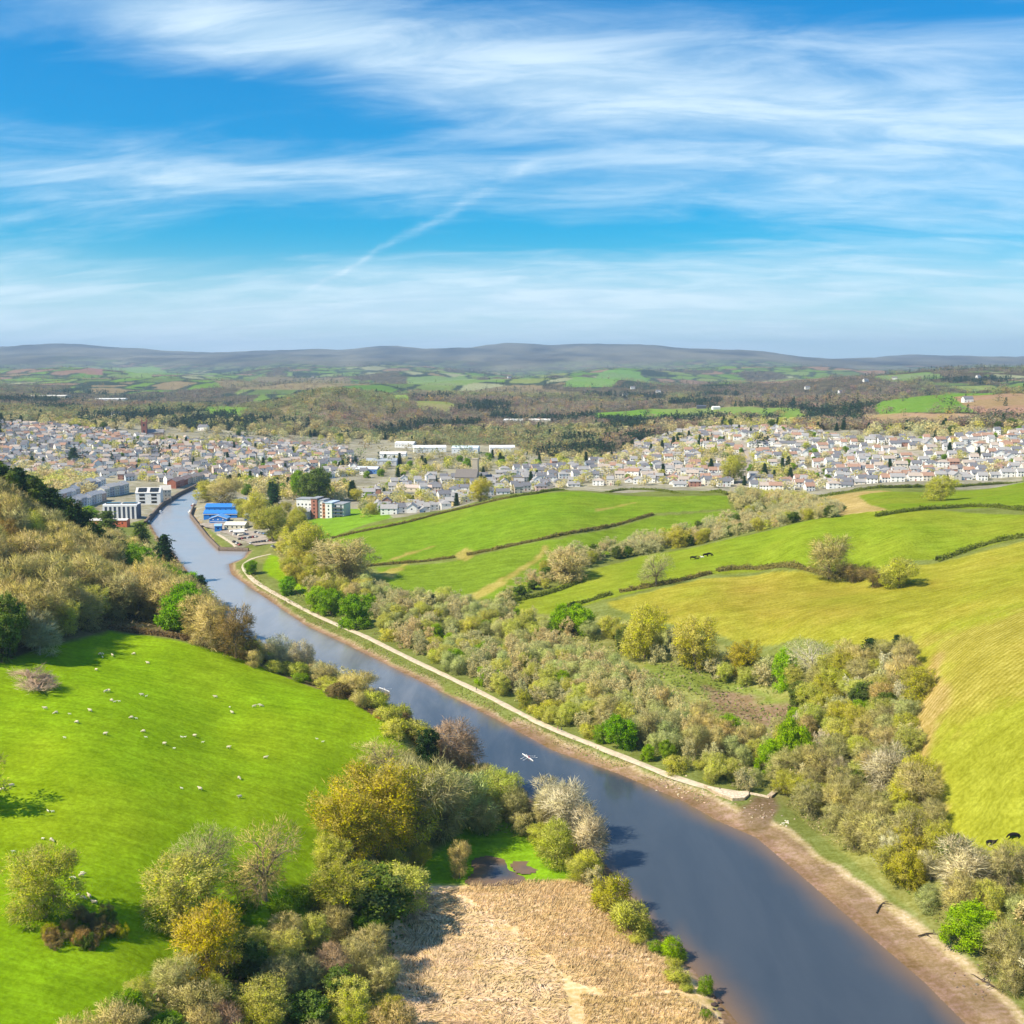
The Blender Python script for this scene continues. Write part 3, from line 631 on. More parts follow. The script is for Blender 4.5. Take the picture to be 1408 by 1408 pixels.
def plant_all():
    rest = []
    for kind in PROTO:
        L = sorted([p for p in PLAN if p['kind'] == kind], key=lambda p: -p['size']); nm, cat, _ = KINDN[kind]
        L = [p for p in L if p['size'] > 0 or p['y'] < 500]
        rest += L[MAXN:]
        for p in L[:MAXN]:
            a, b_ = p['proto']
            if p['parts'] and p['size'] > 0.009:
                r_ = bpy.data.objects.new(nm, None); C.objects.link(r_); r_.empty_display_size = .5
                t_ = bpy.data.objects.new('trunk', a); C.objects.link(t_); t_.parent = r_; t_.color = (.24, .19, .13, 1) if p['col'] not in ('pale', 'pink') else (.5, .45, .38, 1)
                k_ = bpy.data.objects.new('crown', b_); C.objects.link(k_); k_.parent = r_; k_.color = (*p['cc'], 1)
            else:
                r_ = bpy.data.objects.new(nm, b_); C.objects.link(r_); r_.color = (*p['cc'], 1)
            r_.location = (p['x'], p['y'], p['z'] - .15); r_.rotation_euler = (0, 0, p['rz']); r_.scale = (p['wid'], p['wid'], p['ht'])
            tag(r_, p['label'], cat, p['group']); COUNT[nm] = COUNT.get(nm, 0) + 1
    return rest
LITE = {}
def merged(name, items, nf, mat, label, cat):
    """one mesh of many far crowns: items = (kind, x, y, z, ht, wid, colour, yaw)"""
    VV = []; FF = []; CC = []; n0 = 0
    for (kind, x, y, z, ht, wd, c, rz) in items:
        k2 = 'conifer' if kind == 'conifer' else 'round'; v_ = int(rz*100) % 4; key = (k2, nf, v_)
        if key not in LITE: LITE[key] = lite(k2, 50 + v_, nf)
        V, F, S, H_ = LITE[key]; cs, sn = math.cos(rz), math.sin(rz)
        VV.append(np.stack([(V[:,0]*cs - V[:,1]*sn)*wd + x, (V[:,0]*sn + V[:,1]*cs)*wd + y, V[:,2]*ht + z], 1).astype(np.float32)); FF.append(F + n0); n0 += len(V)
        CC.append((np.array(c)[None]*S[:,None]*(1 + (H_[:,None]-.5)*np.array([.25, .1, -.3])[None])).astype(np.float32))
    me = np_mesh(name, np.concatenate(VV), np.concatenate(FF), False, np.concatenate(CC))
    return tag(link_obj(name, me, mat=mat), label, cat, kind='stuff')
def tree_px(kind, px, py, hp, wp, col, label, parts=True, group=None):
    """base at photo point, height and width in photo pixels"""
    x, y, z = at(px, py); m_ = mpp(y); pr = {'bare': .8, 'bud': .85, 'leafy': .82, 'willow': .95, 'poplar': .5, 'open': 1, 'shrub': 1.35, 'gorse': 1.5, 'ivy': .6, 'conifer': .42}[kind]
    return plant(kind, x, y, hp*m_, wp*m_/pr, col, label, group, parts, z, keep=group is None)
def fill(poly_px, spacing, mix_, where, group, parts=True, avoid=.75, maxn=400, world=None):
    """trees scattered over a patch, each its own object; mix_ = [(weight, kind, colour, h0, h1, wid ratio)]"""
    pw = world if world is not None else polyw(poly_px); x0, y0 = pw.min(0); x1, y1 = pw.max(0)
    cand = []; tries = 0; pl = []
    n_try = int((x1-x0)*(y1-y0)/spacing**2*7)
    xs = RNG.uniform(x0, x1, n_try); ys = RNG.uniform(y0, y1, n_try)
    ok = inside(xs, ys, pw) & (h(xs, ys) > .6)
    T_ = list(TREES); cnt = 0
    near = [(a, b, c) for a, b, c in TREES if x0-15 < a < x1+15 and y0-15 < b < y1+15]
    for x, y in zip(xs[ok], ys[ok]):
        if cnt >= maxn: break
        sp_ = spacing*rt.uniform(.75, 1.2)
        if any((x-a)**2 + (y-b)**2 < max(sp_, c*avoid)**2 for a, b, c in near): continue
        wsum = rt.uniform(0, sum(q[0] for q in mix_))
        for q in mix_:
            wsum -= q[0]
            if wsum <= 0: break
        _, kind, col, h0, h1, wr = q
        ht = rt.uniform(h0, h1); size = 'tall' if ht > (h0+h1)/2 else 'smaller'
        plant(kind, x, y, ht, ht*wr*rt.uniform(.85, 1.2), col, f"{size} {COLS[col][1]} {KINDN[kind][2]} {where}", f"{KINDN[kind][1]}s {group}", parts)
        near.append((x, y, spacing*.3)); cnt += 1
    return cnt
# ------------------------------------------------------------ named trees, read one by one from the photograph
for a in [
 ('bud', 62,1262,100,100,'olive','round olive oak standing alone by the gorse clump in the sheep meadow'),
  ('bud', -34,1112,90,80,'olive','oak just beyond the left edge casting shade on the meadow'),
 ('open', 364,1238,108,100,'tan','wide bare oak with dark trunk at the meadow edge, right of its grey neighbour'),
 ('open', 284,1208,74,84,'greybrown','smaller grey domed oak just behind the yellow-green meadow tree'),
 ('bud', 248,1268,92,112,'khaki','yellow-green spreading tree in front of the grey domed oak'),
 ('bud', 288,1345,112,90,'gold','golden-leaved tree with dark ivy stem near the bottom meadow edge'),
 ('bud', 515,1165,118,118,'gold','biggest golden yellow tree between the meadow and the pond'),
 ('bud', 475,1175,92,90,'gold','golden tree leaning left over the meadow from the big golden tree'),
 ('bud', 560,1150,100,90,'olive','shaded olive tree behind the big golden tree'),
 ('ivy', 505,1262,72,104,'deep','dark ivy-covered tree in front of the big golden tree'),
 ('bud', 470,1255,76,90,'olive','brownish olive tree on the left of the dark ivy-covered tree'),
 ('bud', 548,1246,62,84,'khaki','khaki tree on the right of the dark ivy-covered tree'),
 ('open', 532,1068,52,84,'greybrown','bare spreading oak on the meadow rim above the golden tree'),
 ('bare', 585,1150,110,110,'greybrown','grey bare tree right of the golden tree, above the small creek'),
 ('willow', 640,1135,76,80,'sage','grey-green willow on the river side of the creek'),
 ('bare', 625,1062,76,70,'pink','pinkish bare tree leaning over the river edge'),
 ('ivy', 588,1052,52,30,'dark','dark ivy-wrapped stump left of the pinkish riverside tree'),
 ('bud', 685,1115,60,66,'khaki','round khaki tree at the water edge right of the pinkish tree'),
 ('poplar', 755,1125,58,58,'pale','leftmost silvery white bare tree in the riverbank row'),
 ('poplar', 782,1155,88,64,'pale','tall silvery white bare tree in the middle of the riverbank row'),
 ('poplar', 808,1188,84,50,'pale','rightmost silvery white bare tree at the water'),
 ('willow', 765,1190,62,60,'khaki','khaki bush in front of the silvery riverbank trees'),
 ('bare', 632,1208,56,30,'tan','narrow tan bare tree left of the green marsh pool'),
 ('shrub', 838,1250,44,50,'olive','olive bush on the riverbank edge of the reed bed'),
 ('shrub', 866,1280,42,60,'khaki','rounded khaki bush below the olive one beside the reed bed'),
 ('shrub', 926,1318,30,34,'lime','bright yellow-green bush near the reed bed corner'),
 ('shrub', 970,1368,26,24,'mid','green bush lowest down the reed bed bank'),
 ('leafy', 455,846,36,34,'bright','vivid green tree beside the towpath, leftmost of the three'),
 ('leafy', 489,862,46,44,'bright','largest vivid green tree beside the towpath'),
 ('leafy', 437,838,32,30,'lime','lime tree left of the vivid green towpath trees'),
 ('leafy', 395,818,24,26,'bright','small vivid green tree on the grass by the towpath bend'),
 ('leafy', 345,790,20,20,'bright','small green tree inside the towpath bend by the dock'),
 ('leafy', 857,1030,48,40,'bright','single vivid green tree among the grey alders near the towpath'),
 ('leafy', 625,918,26,28,'bright','small vivid green tree by the towpath midway'),
 ('leafy', 512,842,26,16,'lime','slim lime tree behind the vivid green towpath trees'),
 ('open', 902,806,46,46,'greybrown','round bare oak on the hedge right of the field gateway'),
 ('bare', 1140,796,58,56,'tan','tall bare tree standing on the hedge between the two hill fields'),
 ('bare', 1172,800,24,30,'brown','low dark tree at the foot of the hedge ash'),
 ('bud', 1235,808,40,52,'olive','olive round tree in the corner thicket of the hill hedge'),
 ('bare', 1200,808,28,36,'brown','brown bush left of the olive thicket tree'),
 ('bud', 1293,688,34,42,'olive','lone olive tree standing in the top green field below the town'),
 ('bud', 475,800,60,76,'tan','large brownish tree at the left corner of the hill fields'),
 ('bud', 420,775,56,60,'olive','large olive tree between the car park and the river meadow'),
 ('bud', 375,745,50,44,'olive','olive tree right of the boatyard'),
 ('bud', 352,716,38,36,'olive','olive tree behind the blue-roofed boathouses'),
 ('conifer', 378,705,40,26,'dark','pointed dark conifer behind the boathouses'),
 ('leafy', 435,690,46,46,'deep','dark evergreen behind the white apartment block'),
 ('leafy', 418,688,40,28,'mid','mid green tree left of the dark evergreen'),
 ('bare', 310,695,36,46,'tan','tan bare tree above the white boatyard roofs'),
 ('bud', 285,690,30,34,'olive','olive tree at the head of the river by the quay'),
 ('conifer', 102,638,22,20,'dark','single dark conifer in the middle of the old town'),
 ('bud', 660,690,32,32,'olive','olive tree on the edge of the top field by the white houses'),
 ('bud', 1008,664,38,34,'olive','big olive tree in the gap between the town terraces'),
 ('leafy', 122,720,24,28,'lime','lime round tree below the grey waterfront terraces'),
 ('conifer', 594,838,22,20,'dark','small dark evergreen behind the towpath thicket'),
 ('bud', 780,800,48,56,'tan','large tan tree at the lower end of the field tree belt'),
 ('bud', 935,752,26,34,'olive','olive tree in the middle of the field tree belt'),
 ('leafy', 770,872,40,34,'lime','lime-leaved tree standing above the alder marsh'),
 ('leafy', 800,872,40,36,'lime','second lime-leaved tree above the alder marsh, beside a dark pine'),
 ('conifer', 788,868,42,22,'dark','dark pine between the two lime-leaved trees'),
 ('bud', 886,905,74,60,'olive','tall olive tree at the foot of the yellow-green hill field'),
 ('bud', 958,922,74,62,'olive','broad olive tree right of the tall one along the hill foot'),
 ('leafy', 1078,945,56,34,'lime','narrow lime green tree in the hill foot row'),
 ('bud', 1022,928,48,44,'gold','golden olive tree in the hill foot row'),
 ('open', 1120,942,60,74,'pale','pale bare tree at the right end of the hill foot row'),
 ('leafy', 1000,1022,42,34,'bright','vivid green tree above the sluice marsh'),
 ('leafy', 1060,1060,44,38,'lime','lime tree close behind the sluice wall'),
 ('leafy', 1095,1062,76,44,'lime','tall yellow-lime tree right of the sluice creek'),
 ('poplar', 1222,1108,92,60,'pale','dead pale tree at the edge of the yellow-green hill field'),
 ('poplar', 1322,1232,84,76,'pale','whitish bare tree standing over the mud bank thicket'),
 ('bud', 1250,1222,54,48,'gold','yellow-leaved tree beside the whitish bare tree'),
 ('leafy', 1335,1300,60,70,'lime','bright lime tree low on the mud bank side'),
 ('conifer', 1196,912,36,36,'dark','dark pine on the thicket crest by the hill field'),
 ('conifer', 1232,905,34,20,'dark','slim dark pine right of its wider neighbour on the crest'),
 ('bare', 325,905,70,56,'brown','brown bare tree at the river side of the sheep meadow hedge'),
 ('bare', 290,890,66,56,'tan','tan bare tree next to the brown one behind the meadow hedge'),
 ('bare', 385,920,48,38,'pale','pale bare tree over the river left of its twin'),
 ('bare', 412,928,48,44,'pale','pale bare tree over the river right of its twin'),
 ('bare', 448,945,34,34,'greybrown','small grey bare tree above the meadow hedge bend'),
 ('bare', 492,962,40,50,'tan','tan tree between the meadow rim and the river'),
 ('leafy', 215,835,62,70,'mid','green-leaved tree at the river end of the wood'),
 ('leafy', 250,870,66,60,'bright','brightest green tree at the tip of the wood by the river'),
 ('leafy', 180,800,54,60,'mid','green tree among the bare wood near the river'),
 ('conifer', 228,800,66,36,'dark','dark pointed conifer rising over the river from the wood'),
 ('conifer', 195,775,58,40,'deep','conifer at the wood edge before the waterfront flats'),
 ('conifer', 150,752,50,44,'deep','broad conifer in front of the striped waterfront building'),
 ('conifer', 276,862,58,60,'sage','grey-green cedar leaning over the river at the tip of the wood'),
 ('ivy', 15,905,90,40,'deep','ivy-clad tree at the left edge of the meadow wood'),
 ('poplar', 55,900,60,50,'pale','pale dead tree leaning at the wood edge above the fallen tree')]: tree_px(*a)

# gorse clump in the meadow
gx0 = at(118, 1285)
for i in range(34):
    px_ = rt.uniform(66, 180); py_ = 1280 + 28*math.sin((px_-60)/120*3.1)*rt.uniform(-1, .9) + (14 if px_ < 95 else 0)
    tree_px('gorse', px_, py_, rt.uniform(12, 22), rt.uniform(16, 26), rt.choice(['brown', 'brown', 'brown', 'rust', 'gold', 'deep']), f"dense {'flowering' if i % 3 == 0 else 'brown'} gorse bush in the clump by the lone oak", group='gorse bushes in the meadow clump')

# ------------------------------------------------------------ woods and thickets
def crest(px_, d0=430, d1=640):          # the distance at which the wooded hill tops out along one bearing
    ys = np.linspace(d0, d1, 120); u = dirp(px_, 700)[0]/dirp(px_, 700)[1]; sl_ = (HC - h(u*ys, ys))/ys; i = int(np.argmin(sl_)); return u*ys[i], ys[i]
for i in range(64):
    px_ = -40 + i*3.2 + rt.uniform(-3, 3); x, y = crest(px_); hgt = rt.uniform(19, 25)*(1 - max(0, px_-60)/420); y += rt.uniform(-34, 2); x = x*y/crest(px_)[1]
    if h(x, y) > 2: plant('conifer' if rt.random() < .8 else 'ivy', x, y, hgt, hgt*1.3, rt.choice(['dark', 'dark', 'deep']), 'dark evergreen in the row along the crest of the hillside wood', 'evergreens on the wood crest')
for i in range(64):
    px_ = 150 + i*2.3 + rt.uniform(-4, 4); x, y = crest(px_); q = rt.random(); y2 = y + rt.uniform(-42, 0); x = x*y2/y; kd, cl = (('conifer', 'dark') if q < .62 else ('leafy', 'mid') if q < .8 else ('leafy', 'bright') if q < .85 else ('conifer', 'deep'))
    hgt = rt.uniform(13, 20)
    if h(x, y2) > 1.5: plant(kd, x, y2, hgt, hgt*1.25, cl, f"{COLS[cl][1]} {'conifer' if kd == 'conifer' else 'leafy tree'} on the river-facing edge of the wood", 'green trees at the river edge of the wood')
WOODMIX = [(5,'bare','tan',15,21,1.05),(4,'bare','greybrown',13,19,1.1),(1.5,'bud','khaki',12,16,1.0),(1,'bare','rust',13,17,1.0),(.7,'bud','olive',12,15,1),(.35,'ivy','deep',12,17,1.2)]
fill([(-70,905),(0,902),(60,885),(140,860),(200,850),(255,872),(285,885),(270,858),(235,835),(190,805),(150,782),(110,757),(60,735),(0,712),(-70,705)], 7.2, WOODMIX, 'in the hillside wood above the sheep meadow', 'in the hillside wood')
fill([(60,775),(120,790),(200,830),(250,860),(268,845),(230,800),(180,770),(120,752),(60,742)], 7.4, WOODMIX, 'on the river side of the hillside wood', 'in the hillside wood')
fill([(180,785),(215,790),(262,835),(285,868),(268,870),(220,835)], 7.5, [(2,'leafy','mid',11,15,1.1),(1,'conifer','deep',13,18,1.2),(1,'bud','lime',10,14,1)], 'on the slope down to the river from the wood', 'at the river tip of the wood')
LBK = [(2,'shrub','khaki',3,6,1.3),(2,'willow','tan',4,7,1.2),(1,'shrub','brown',3,5,1.3),(1,'bare','greybrown',6,10,1),(.6,'shrub','mid',2,4,1.4)]
fill([(330,898),(400,918),(480,952),(560,1005),(640,1050),(700,1092),(700,1120),(640,1085),(570,1040),(535,1003),(480,966),(400,932),(330,912)], 6.0, LBK, 'on the bank below the sheep meadow', 'on the west riverbank')
fill([(555,1062),(640,1072),(720,1110),(770,1165),(700,1150),(640,1145),(570,1150),(540,1110)], 7.0, [(3,'willow','greybrown',6,10,1.1),(2,'bare','greybrown',8,12,1),(2,'willow','khaki',5,8,1.2),(1,'shrub','mid',2,4,1.5),(1,'bare','brown',6,9,1)], 'in the thicket beside the creek', 'in the creek thicket')
fill([(720,1150),(790,1175),(835,1225),(800,1225),(740,1190)], 5.5, [(2,'willow','khaki',4,7,1.2),(1,'bare','greybrown',5,8,1),(1,'shrub','rust',2,3,1.4)], 'behind the silvery riverbank trees', 'in the creek thicket')
fill([(820,1222),(850,1235),(900,1290),(965,1360),(1000,1410),(980,1410),(930,1350),(880,1300),(830,1262)], 4.5, [(2,'shrub','khaki',1.4,3,1.4),(1,'shrub','rust',1,2,1.5),(1,'shrub','mid',1,2.2,1.5)], 'on the low bank between reeds and river', 'on the reed bank')
FGM = [(3,'willow','tan',6,9,1.2),(2.5,'bare','greybrown',7,10,1.2),(3,'bud','khaki',6,9,1.2),(1,'ivy','deep',7,9,1.4),(.6,'bare','pink',7,9,1.1),(1.2,'bud','olive',6,9,1.1),(1,'leafy','mid',5,7,1.2)]
fill([(225,1370),(310,1330),(400,1290),(470,1280),(520,1300),(535,1360),(545,1440),(520,1560),(100,1560),(90,1440),(170,1400)], 6.2, FGM, 'in the foreground copse left of the reed bed', 'in the foreground copse')
fill([(440,1250),(520,1260),(560,1215),(600,1190),(600,1150),(560,1140),(450,1190)], 7.5, [(2,'bud','olive',6,9,1.2),(2,'willow','khaki',6,8,1.2),(.6,'ivy','deep',6,8,1.3)], 'between golden tree and reeds', 'around the golden tree')
fill([(330,1255),(420,1240),(450,1262),(380,1290),(300,1300)], 6.0, [(2,'shrub','mid',2,4,1.4),(1,'willow','khaki',4,7,1.2)], 'under the bare meadow-edge oak', 'along the meadow edge')
# east bank flood plain
FP = [(4,'willow','sage',5,9,1.1),(2,'bare','tan',7,11,.9),(2,'bare','greybrown',6,9,.9),(4,'bud','khaki',6,10,1.1),(1,'bare','greybrown',8,12,1),(1.5,'shrub','khaki',3,5,1.4),(.7,'leafy','mid',6,9,1.05),(.6,'bud','olive',7,10,1),(.35,'leafy','lime',5,8,1.1)]
fill([(520,862),(600,870),(700,905),(800,960),(900,1010),(1000,1060),(1060,1088),(1020,1088),(975,1079),(930,1064),(885,1045),(825,1022),(765,997),(705,967),(655,941),(595,911),(530,882)], 5.8, FP, 'in the thicket beside the riverside path', 'beside the riverside path')
fill([(700,885),(790,895),(870,940),(950,992),(1010,1020),(1060,1035),(1060,1062),(980,1042),(860,985),(770,940),(700,905)], 5.4, [(5,'willow','sage',6,9,1.0),(4,'bare','tan',8,11,.8),(1,'bud','khaki',6,9,1)], 'in the marsh wood below the hill field', 'in the marsh wood')
fill([(520,812),(600,828),(690,842),(760,860),(830,880),(700,878),(640,872),(560,868),(500,845)], 7.0, FP, 'between the towpath and the lower hill fields', 'below the hill fields')
fill([(480,790),(530,812),(560,830),(500,835),(460,812),(440,795)], 7.5, [(2,'bud','tan',8,12,1.1),(2,'bud','khaki',6,9,1.1),(1,'willow','sage',6,9,1)], 'below the corner of the hill fields', 'below the hill fields')
HF = [(3,'bare','greybrown',8,13,1),(3,'bud','olive',8,13,1),(1.5,'ivy','deep',8,12,1.2),(2,'bare','tan',8,13,1),(1,'bud','khaki',6,10,1)]
fill([(835,868),(880,885),(960,905),(1040,920),(1110,935),(1180,925),(1190,945),(1100,955),(1040,945),(960,928),(880,908),(835,885)], 6.5, HF, 'along the foot of the yellow-green hill field', 'along the hill foot')
TH = [(3,'bud','olive',7,12,1.05),(2,'bare','tan',8,13,1),(1.5,'bare','pale',8,12,.9),(2.5,'bare','greybrown',8,13,1),(2,'bud','khaki',7,11,1.05),(1,'ivy','deep',8,12,1.2),(1,'willow','sage',6,9,1.1),(.5,'leafy','lime',6,9,1)]
fill([(1120,940),(1200,905),(1248,905),(1262,950),(1255,1000),(1250,1060),(1270,1110),(1240,1130),(1170,1130),(1110,1115),(1075,1085),(1080,1020),(1100,970)], 5.8, TH, 'in the thicket between sluice and hill field', 'in the big thicket')
fill([(1075,1092),(1110,1125),(1160,1160),(1205,1198),(1255,1240),(1305,1286),(1350,1330),(1420,1385),(1500,1420),(1500,1290),(1420,1215),(1350,1190),(1300,1165),(1262,1110),(1180,1090)], 6.0, TH, 'in the thicket behind the mud bank', 'in the mud bank thicket')
# hedgerow tree belts
fill([(690,834),(740,815),(790,790),(850,770),(920,755),(1010,738),(1080,722),(1150,712),(1160,700),(1080,700),(1000,718),(920,738),(850,752),(770,772),(700,815)], 7.0, [(4,'bare','greybrown',6,10,1.2),(2,'bare','tan',6,9,1.2),(1.4,'bud','olive',6,9,1.1),(1,'ivy','deep',5,8,1.4)], 'in the tree belt between the hill fields', 'in the field tree belt')
fill([(1005,688),(1060,684),(1120,690),(1140,700),(1060,706),(1010,700)], 8.0, [(2,'bare','tan',6,9,1.2),(1,'bud','olive',6,8,1.1),(1,'bare','greybrown',6,9,1.1)], 'at the top end of the field tree belt', 'in the field tree belt')
# boatyard and river head
fill([(400,735),(440,760),(430,790),(460,800),(450,830),(400,800),(385,765)], 9, [(2,'bud','olive',9,13,1.1),(1,'bare','tan',8,12,1.1),(1,'bud','khaki',7,10,1)], 'between the car park and the river meadow', 'beside the boatyard')
fill([(325,700),(420,712),(410,735),(390,730),(360,728),(330,712)], 12, [(2,'bud','olive',10,14,1.1),(1,'bare','tan',10,13,1.1)], 'behind the boatyard', 'beside the boatyard')
fill([(275,672),(330,680),(400,688),(500,690),(480,672),(400,668),(330,662),(285,662)], 13, [(3,'bare','tan',10,15,1.1),(2,'bud','olive',9,13,1.1),(1,'leafy','mid',9,12,1.1),(1,'conifer','dark',12,17,1.2)], 'between the river head and the town', 'by the river head')
fill([(-30,665),(60,655),(130,660),(130,680),(80,682),(0,690)], 12, [(3,'bare','tan',9,13,1.1),(2,'bud','khaki',8,12,1.1)], 'between the old town and the waterfront flats', 'behind the waterfront flats')
# town trees, planted with the rest
TM = [(3,'bare','tan',7,12,1.2),(3,'bud','olive',7,11,1.2),(2,'bare','greybrown',7,12,1.15),(1.2,'conifer','dark',8,15,1.3),(1.5,'leafy','mid',5,9,1.2),(1,'bud','khaki',6,9,1.2),(.5,'leafy','lime',5,8,1.2)]
ZR = [(800,666),(1000,673),(1130,674),(1408,655),(1480,655),(1460,588),(1300,606),(1180,604),(1080,590),(960,592),(880,608),(830,632)]
ZM = [(500,712),(545,708),(640,692),(700,680),(800,669),(830,632),(760,640),(640,655),(540,662),(500,680)]
ZL = [(0,660),(-40,585),(110,585),(180,600),(330,605),(480,620),(500,655),(400,662),(280,662),(235,668),(130,655)]
HOUSES = []
def plan_houses(zone, row, pitch, ang, pw_, keep, jitter, seed):
    """streets of houses laid out across a district"""
    r = random.Random(seed); pw = polyw(zone); c = pw.mean(0); R_ = 1400; ca, sa = math.cos(ang), math.sin(ang)
    v = -R_
    while v < R_:
        u = -R_ + r.uniform(0, pitch); bend = r.uniform(-.12, .12)
        while u < R_:
            x = c[0] + u*ca - v*sa + math.sin(u/130+v/90)*12; y = c[1] + u*sa + v*ca + math.sin(u/170+v/70)*16
            if inside(np.array([x]), np.array([y]), pw)[0] and float(fbm(np.array([x/95+9]), np.array([y/120+2]), 3)[0]) < .20 and r.random() < keep*(.75 + .9*float(fbm(np.array([x/120]), np.array([y/120]))[0])*1.4 + .2):
                HOUSES.append((x + r.uniform(-1, 1)*jitter, y + r.uniform(-1, 1)*jitter, ang + bend + r.uniform(-1, 1)*pw_ + (math.pi/2 if r.random() < .16 else 0), zone is ZR, zone is ZM, zone is ZL))
            u += pitch*r.uniform(.85, 1.25)
        v += row*r.uniform(.85, 1.15)
plan_houses(ZM, 25, 13, rad(8), .15, .85, 2, 1)
plan_houses(ZR, 25, 13, rad(-4), .16, .90, 2.5, 2)
plan_houses(ZL, 22, 12, rad(14), .5, .92, 3, 3)
occ = {}
def clear(x, y, r_):
    i, j = int(x//12), int(y//12)
    for a in (-1, 0, 1):
        for b in (-1, 0, 1):
            for (p_, q_, s_) in occ.get((i+a, j+b), ()):
                if math.hypot(x-p_, y-q_) < r_+s_: return False
    return True
def put_occ(x, y, r_): occ.setdefault((int(x//12), int(y//12)), []).append((x, y, r_))
SPECIAL = [(645,655,26),(198,596,24),(206,598,18)]
for sx_, sy_, sr_ in SPECIAL:
    q = at(sx_, sy_)
    for dx in range(-int(sr_), int(sr_)+1, 10):
        for dy in range(-12, 13, 12): put_occ(q[0]+dx, q[1]+dy, 5)
def strip(name, pts, wd, lift, mat, label, cat, wfun=None):
    L = np.array(resample(smooth_line([at(*p)[:2] for p in pts], 2), 1.5)); d = np.gradient(L, axis=0); d /= np.linalg.norm(d, axis=1)[:,None]; nn_ = np.stack([-d[:,1], d[:,0]], 1)
    W_ = wd*(1 + fbm(L[:,0]/9, L[:,1]/9)*.5); m = 5; V = []
    zc = h(L[:,0], L[:,1]); zc = np.convolve(np.pad(zc, 6, 'edge'), np.ones(13)/13, 'valid')
    for q in np.linspace(-.5, .5, m):
        x = L[:,0]+nn_[:,0]*W_*q; y = L[:,1]+nn_[:,1]*W_*q; V.append(np.stack([x, y, np.maximum(h(x, y), zc) + lift*(1 if abs(q) < .4 else -1.2)], 1))
    V = np.stack(V, 1); n_ = len(L); i = np.arange(n_-1)[:,None]*m; j = np.arange(m-1)[None]
    F = np.stack([i+j, i+j+1, i+m+j+1, i+m+j], -1).reshape(-1, 4)
    if name == 'road':
        for x_, y_ in L[::3]: put_occ(float(x_), float(y_), 3.5)
    return tag(link_obj(name, np_mesh(name, V.reshape(-1, 3), F, True), mat=mat), label, cat, kind='structure')
def ground_mat(name, c, var=.2, scale=.5, rough=.95):
    m_, t, b = new_mat(name, rough, .1); pos = t.node('ShaderNodeNewGeometry').outputs['Position']
    f = t.ramp(t.noise(pos, scale, 6, .65), .3, .7, 1-var, 1+var); cm = t.node('ShaderNodeCombineColor', {0: f, 1: f, 2: f}).outputs[0]
    t.l.new(t.mix(1.0, c4(c), cm, 'MULTIPLY'), b.inputs['Base Color']); return m_
M_path = ground_mat('gravel', (.52, .44, .33), .18); M_yard = ground_mat('yard', (.34, .29, .24), .25, .2)
PATH = [(372,762),(345,768),(333,779),(345,797),(375,815),(420,839),(470,861),(520,884),(590,917),(650,947),(700,972),(760,1002),(820,1027),(880,1050),(930,1070),(975,1084),(1025,1092)]
strip('path', PATH, 3.4, .14, M_path, 'pale gravel towpath following the east bank of the river', 'path')
strip('path', [(300,735),(312,742),(325,752)], 3, .1, M_path, 'short gravel track on the point by the boatyard', 'path')
for q_ in ([(830,662),(900,655),(980,660),(1060,655),(1130,662)], [(860,640),(940,635),(1030,640),(1110,632)], [(1010,672),(1025,650),(1030,628),(1020,606)], [(1180,655),(1250,648),(1340,642),(1420,636)], [(1200,625),(1290,618),(1400,612)], [(120,650),(200,640),(300,635),(400,640)], [(40,625),(140,615),(260,618)], [(540,700),(610,688),(700,672),(790,662)]):
    strip('road', q_, 6.5, .15, M_yard, 'grey residential street running between the town houses', 'road')
strip('road', [(1230,640),(1270,628),(1240,618),(1180,610)], 6, .15, M_yard, 'grey street curving through the eastern suburb', 'road')
hs_ = []
for q in HOUSES:
    if clear(q[0], q[1], 5.2) and abs(q[0]/q[1]) < .52: put_occ(q[0], q[1], 5.2); hs_.append(q)
HOUSES = sorted(hs_, key=lambda q: q[1])
def fill_town(zone, n_, where, group, mixx=TM):
    pw = polyw(zone); x0, y0 = pw.min(0); x1, y1 = pw.max(0); k = 0
    for _ in range(n_*12):
        if k >= n_: break
        y = math.exp(rt.uniform(math.log(y0), math.log(y1))); x = rt.uniform(x0, x1)
        if not inside(np.array([x]), np.array([y]), pw)[0] or not clear(x, y, 2.6): continue
        if float(fbm(np.array([x/95+9]), np.array([y/120+2]), 3)[0]) < .18 and rt.random() < .62: continue
        wsum = rt.uniform(0, sum(q[0] for q in mixx))
        for q in mixx:
            wsum -= q[0]
            if wsum <= 0: break
        _, kind, col, h0, h1, wr = q; ht = rt.uniform(h0, h1); put_occ(x, y, 2.2); k += 1
        plant(kind, x, y, ht, ht*wr, col, f"{'tall' if ht > (h0+h1)/2 else 'small'} {COLS[col][1]} {KINDN[kind][2]} {where}", f"{KINDN[kind][1]}s {group}", False)
fill_town(ZR, 330, 'among the houses of the eastern suburb', 'in the eastern suburb')
fill_town(ZM, 110, 'between the white houses behind the top field', 'behind the top field')
fill_town(ZL, 330, 'among the old town roofs west of the river', 'in the old town')
BELT = [(3,'bare','tan',9,14,1.2),(3,'bare','greybrown',9,14,1.2),(1.5,'bud','olive',8,12,1.2),(1.2,'conifer','dark',10,16,1.3),(1,'ivy','deep',9,13,1.5)]
fill_town([(600,600),(760,605),(860,605),(960,590),(1080,588),(1180,600),(1150,585),(1000,572),(880,585),(700,588),(600,590)], 260, 'on the slope behind the town', 'behind the town', BELT)
fill_town([(820,640),(880,610),(960,594),(940,610),(870,640),(830,655)], 50, 'on the wooded slope between the town districts', 'behind the town', BELT)
fill_town([(500,660),(640,655),(760,640),(830,630),(700,622),(600,628),(500,640)], 130, 'on the valley floor between the town and the sheds', 'on the valley floor', TM)
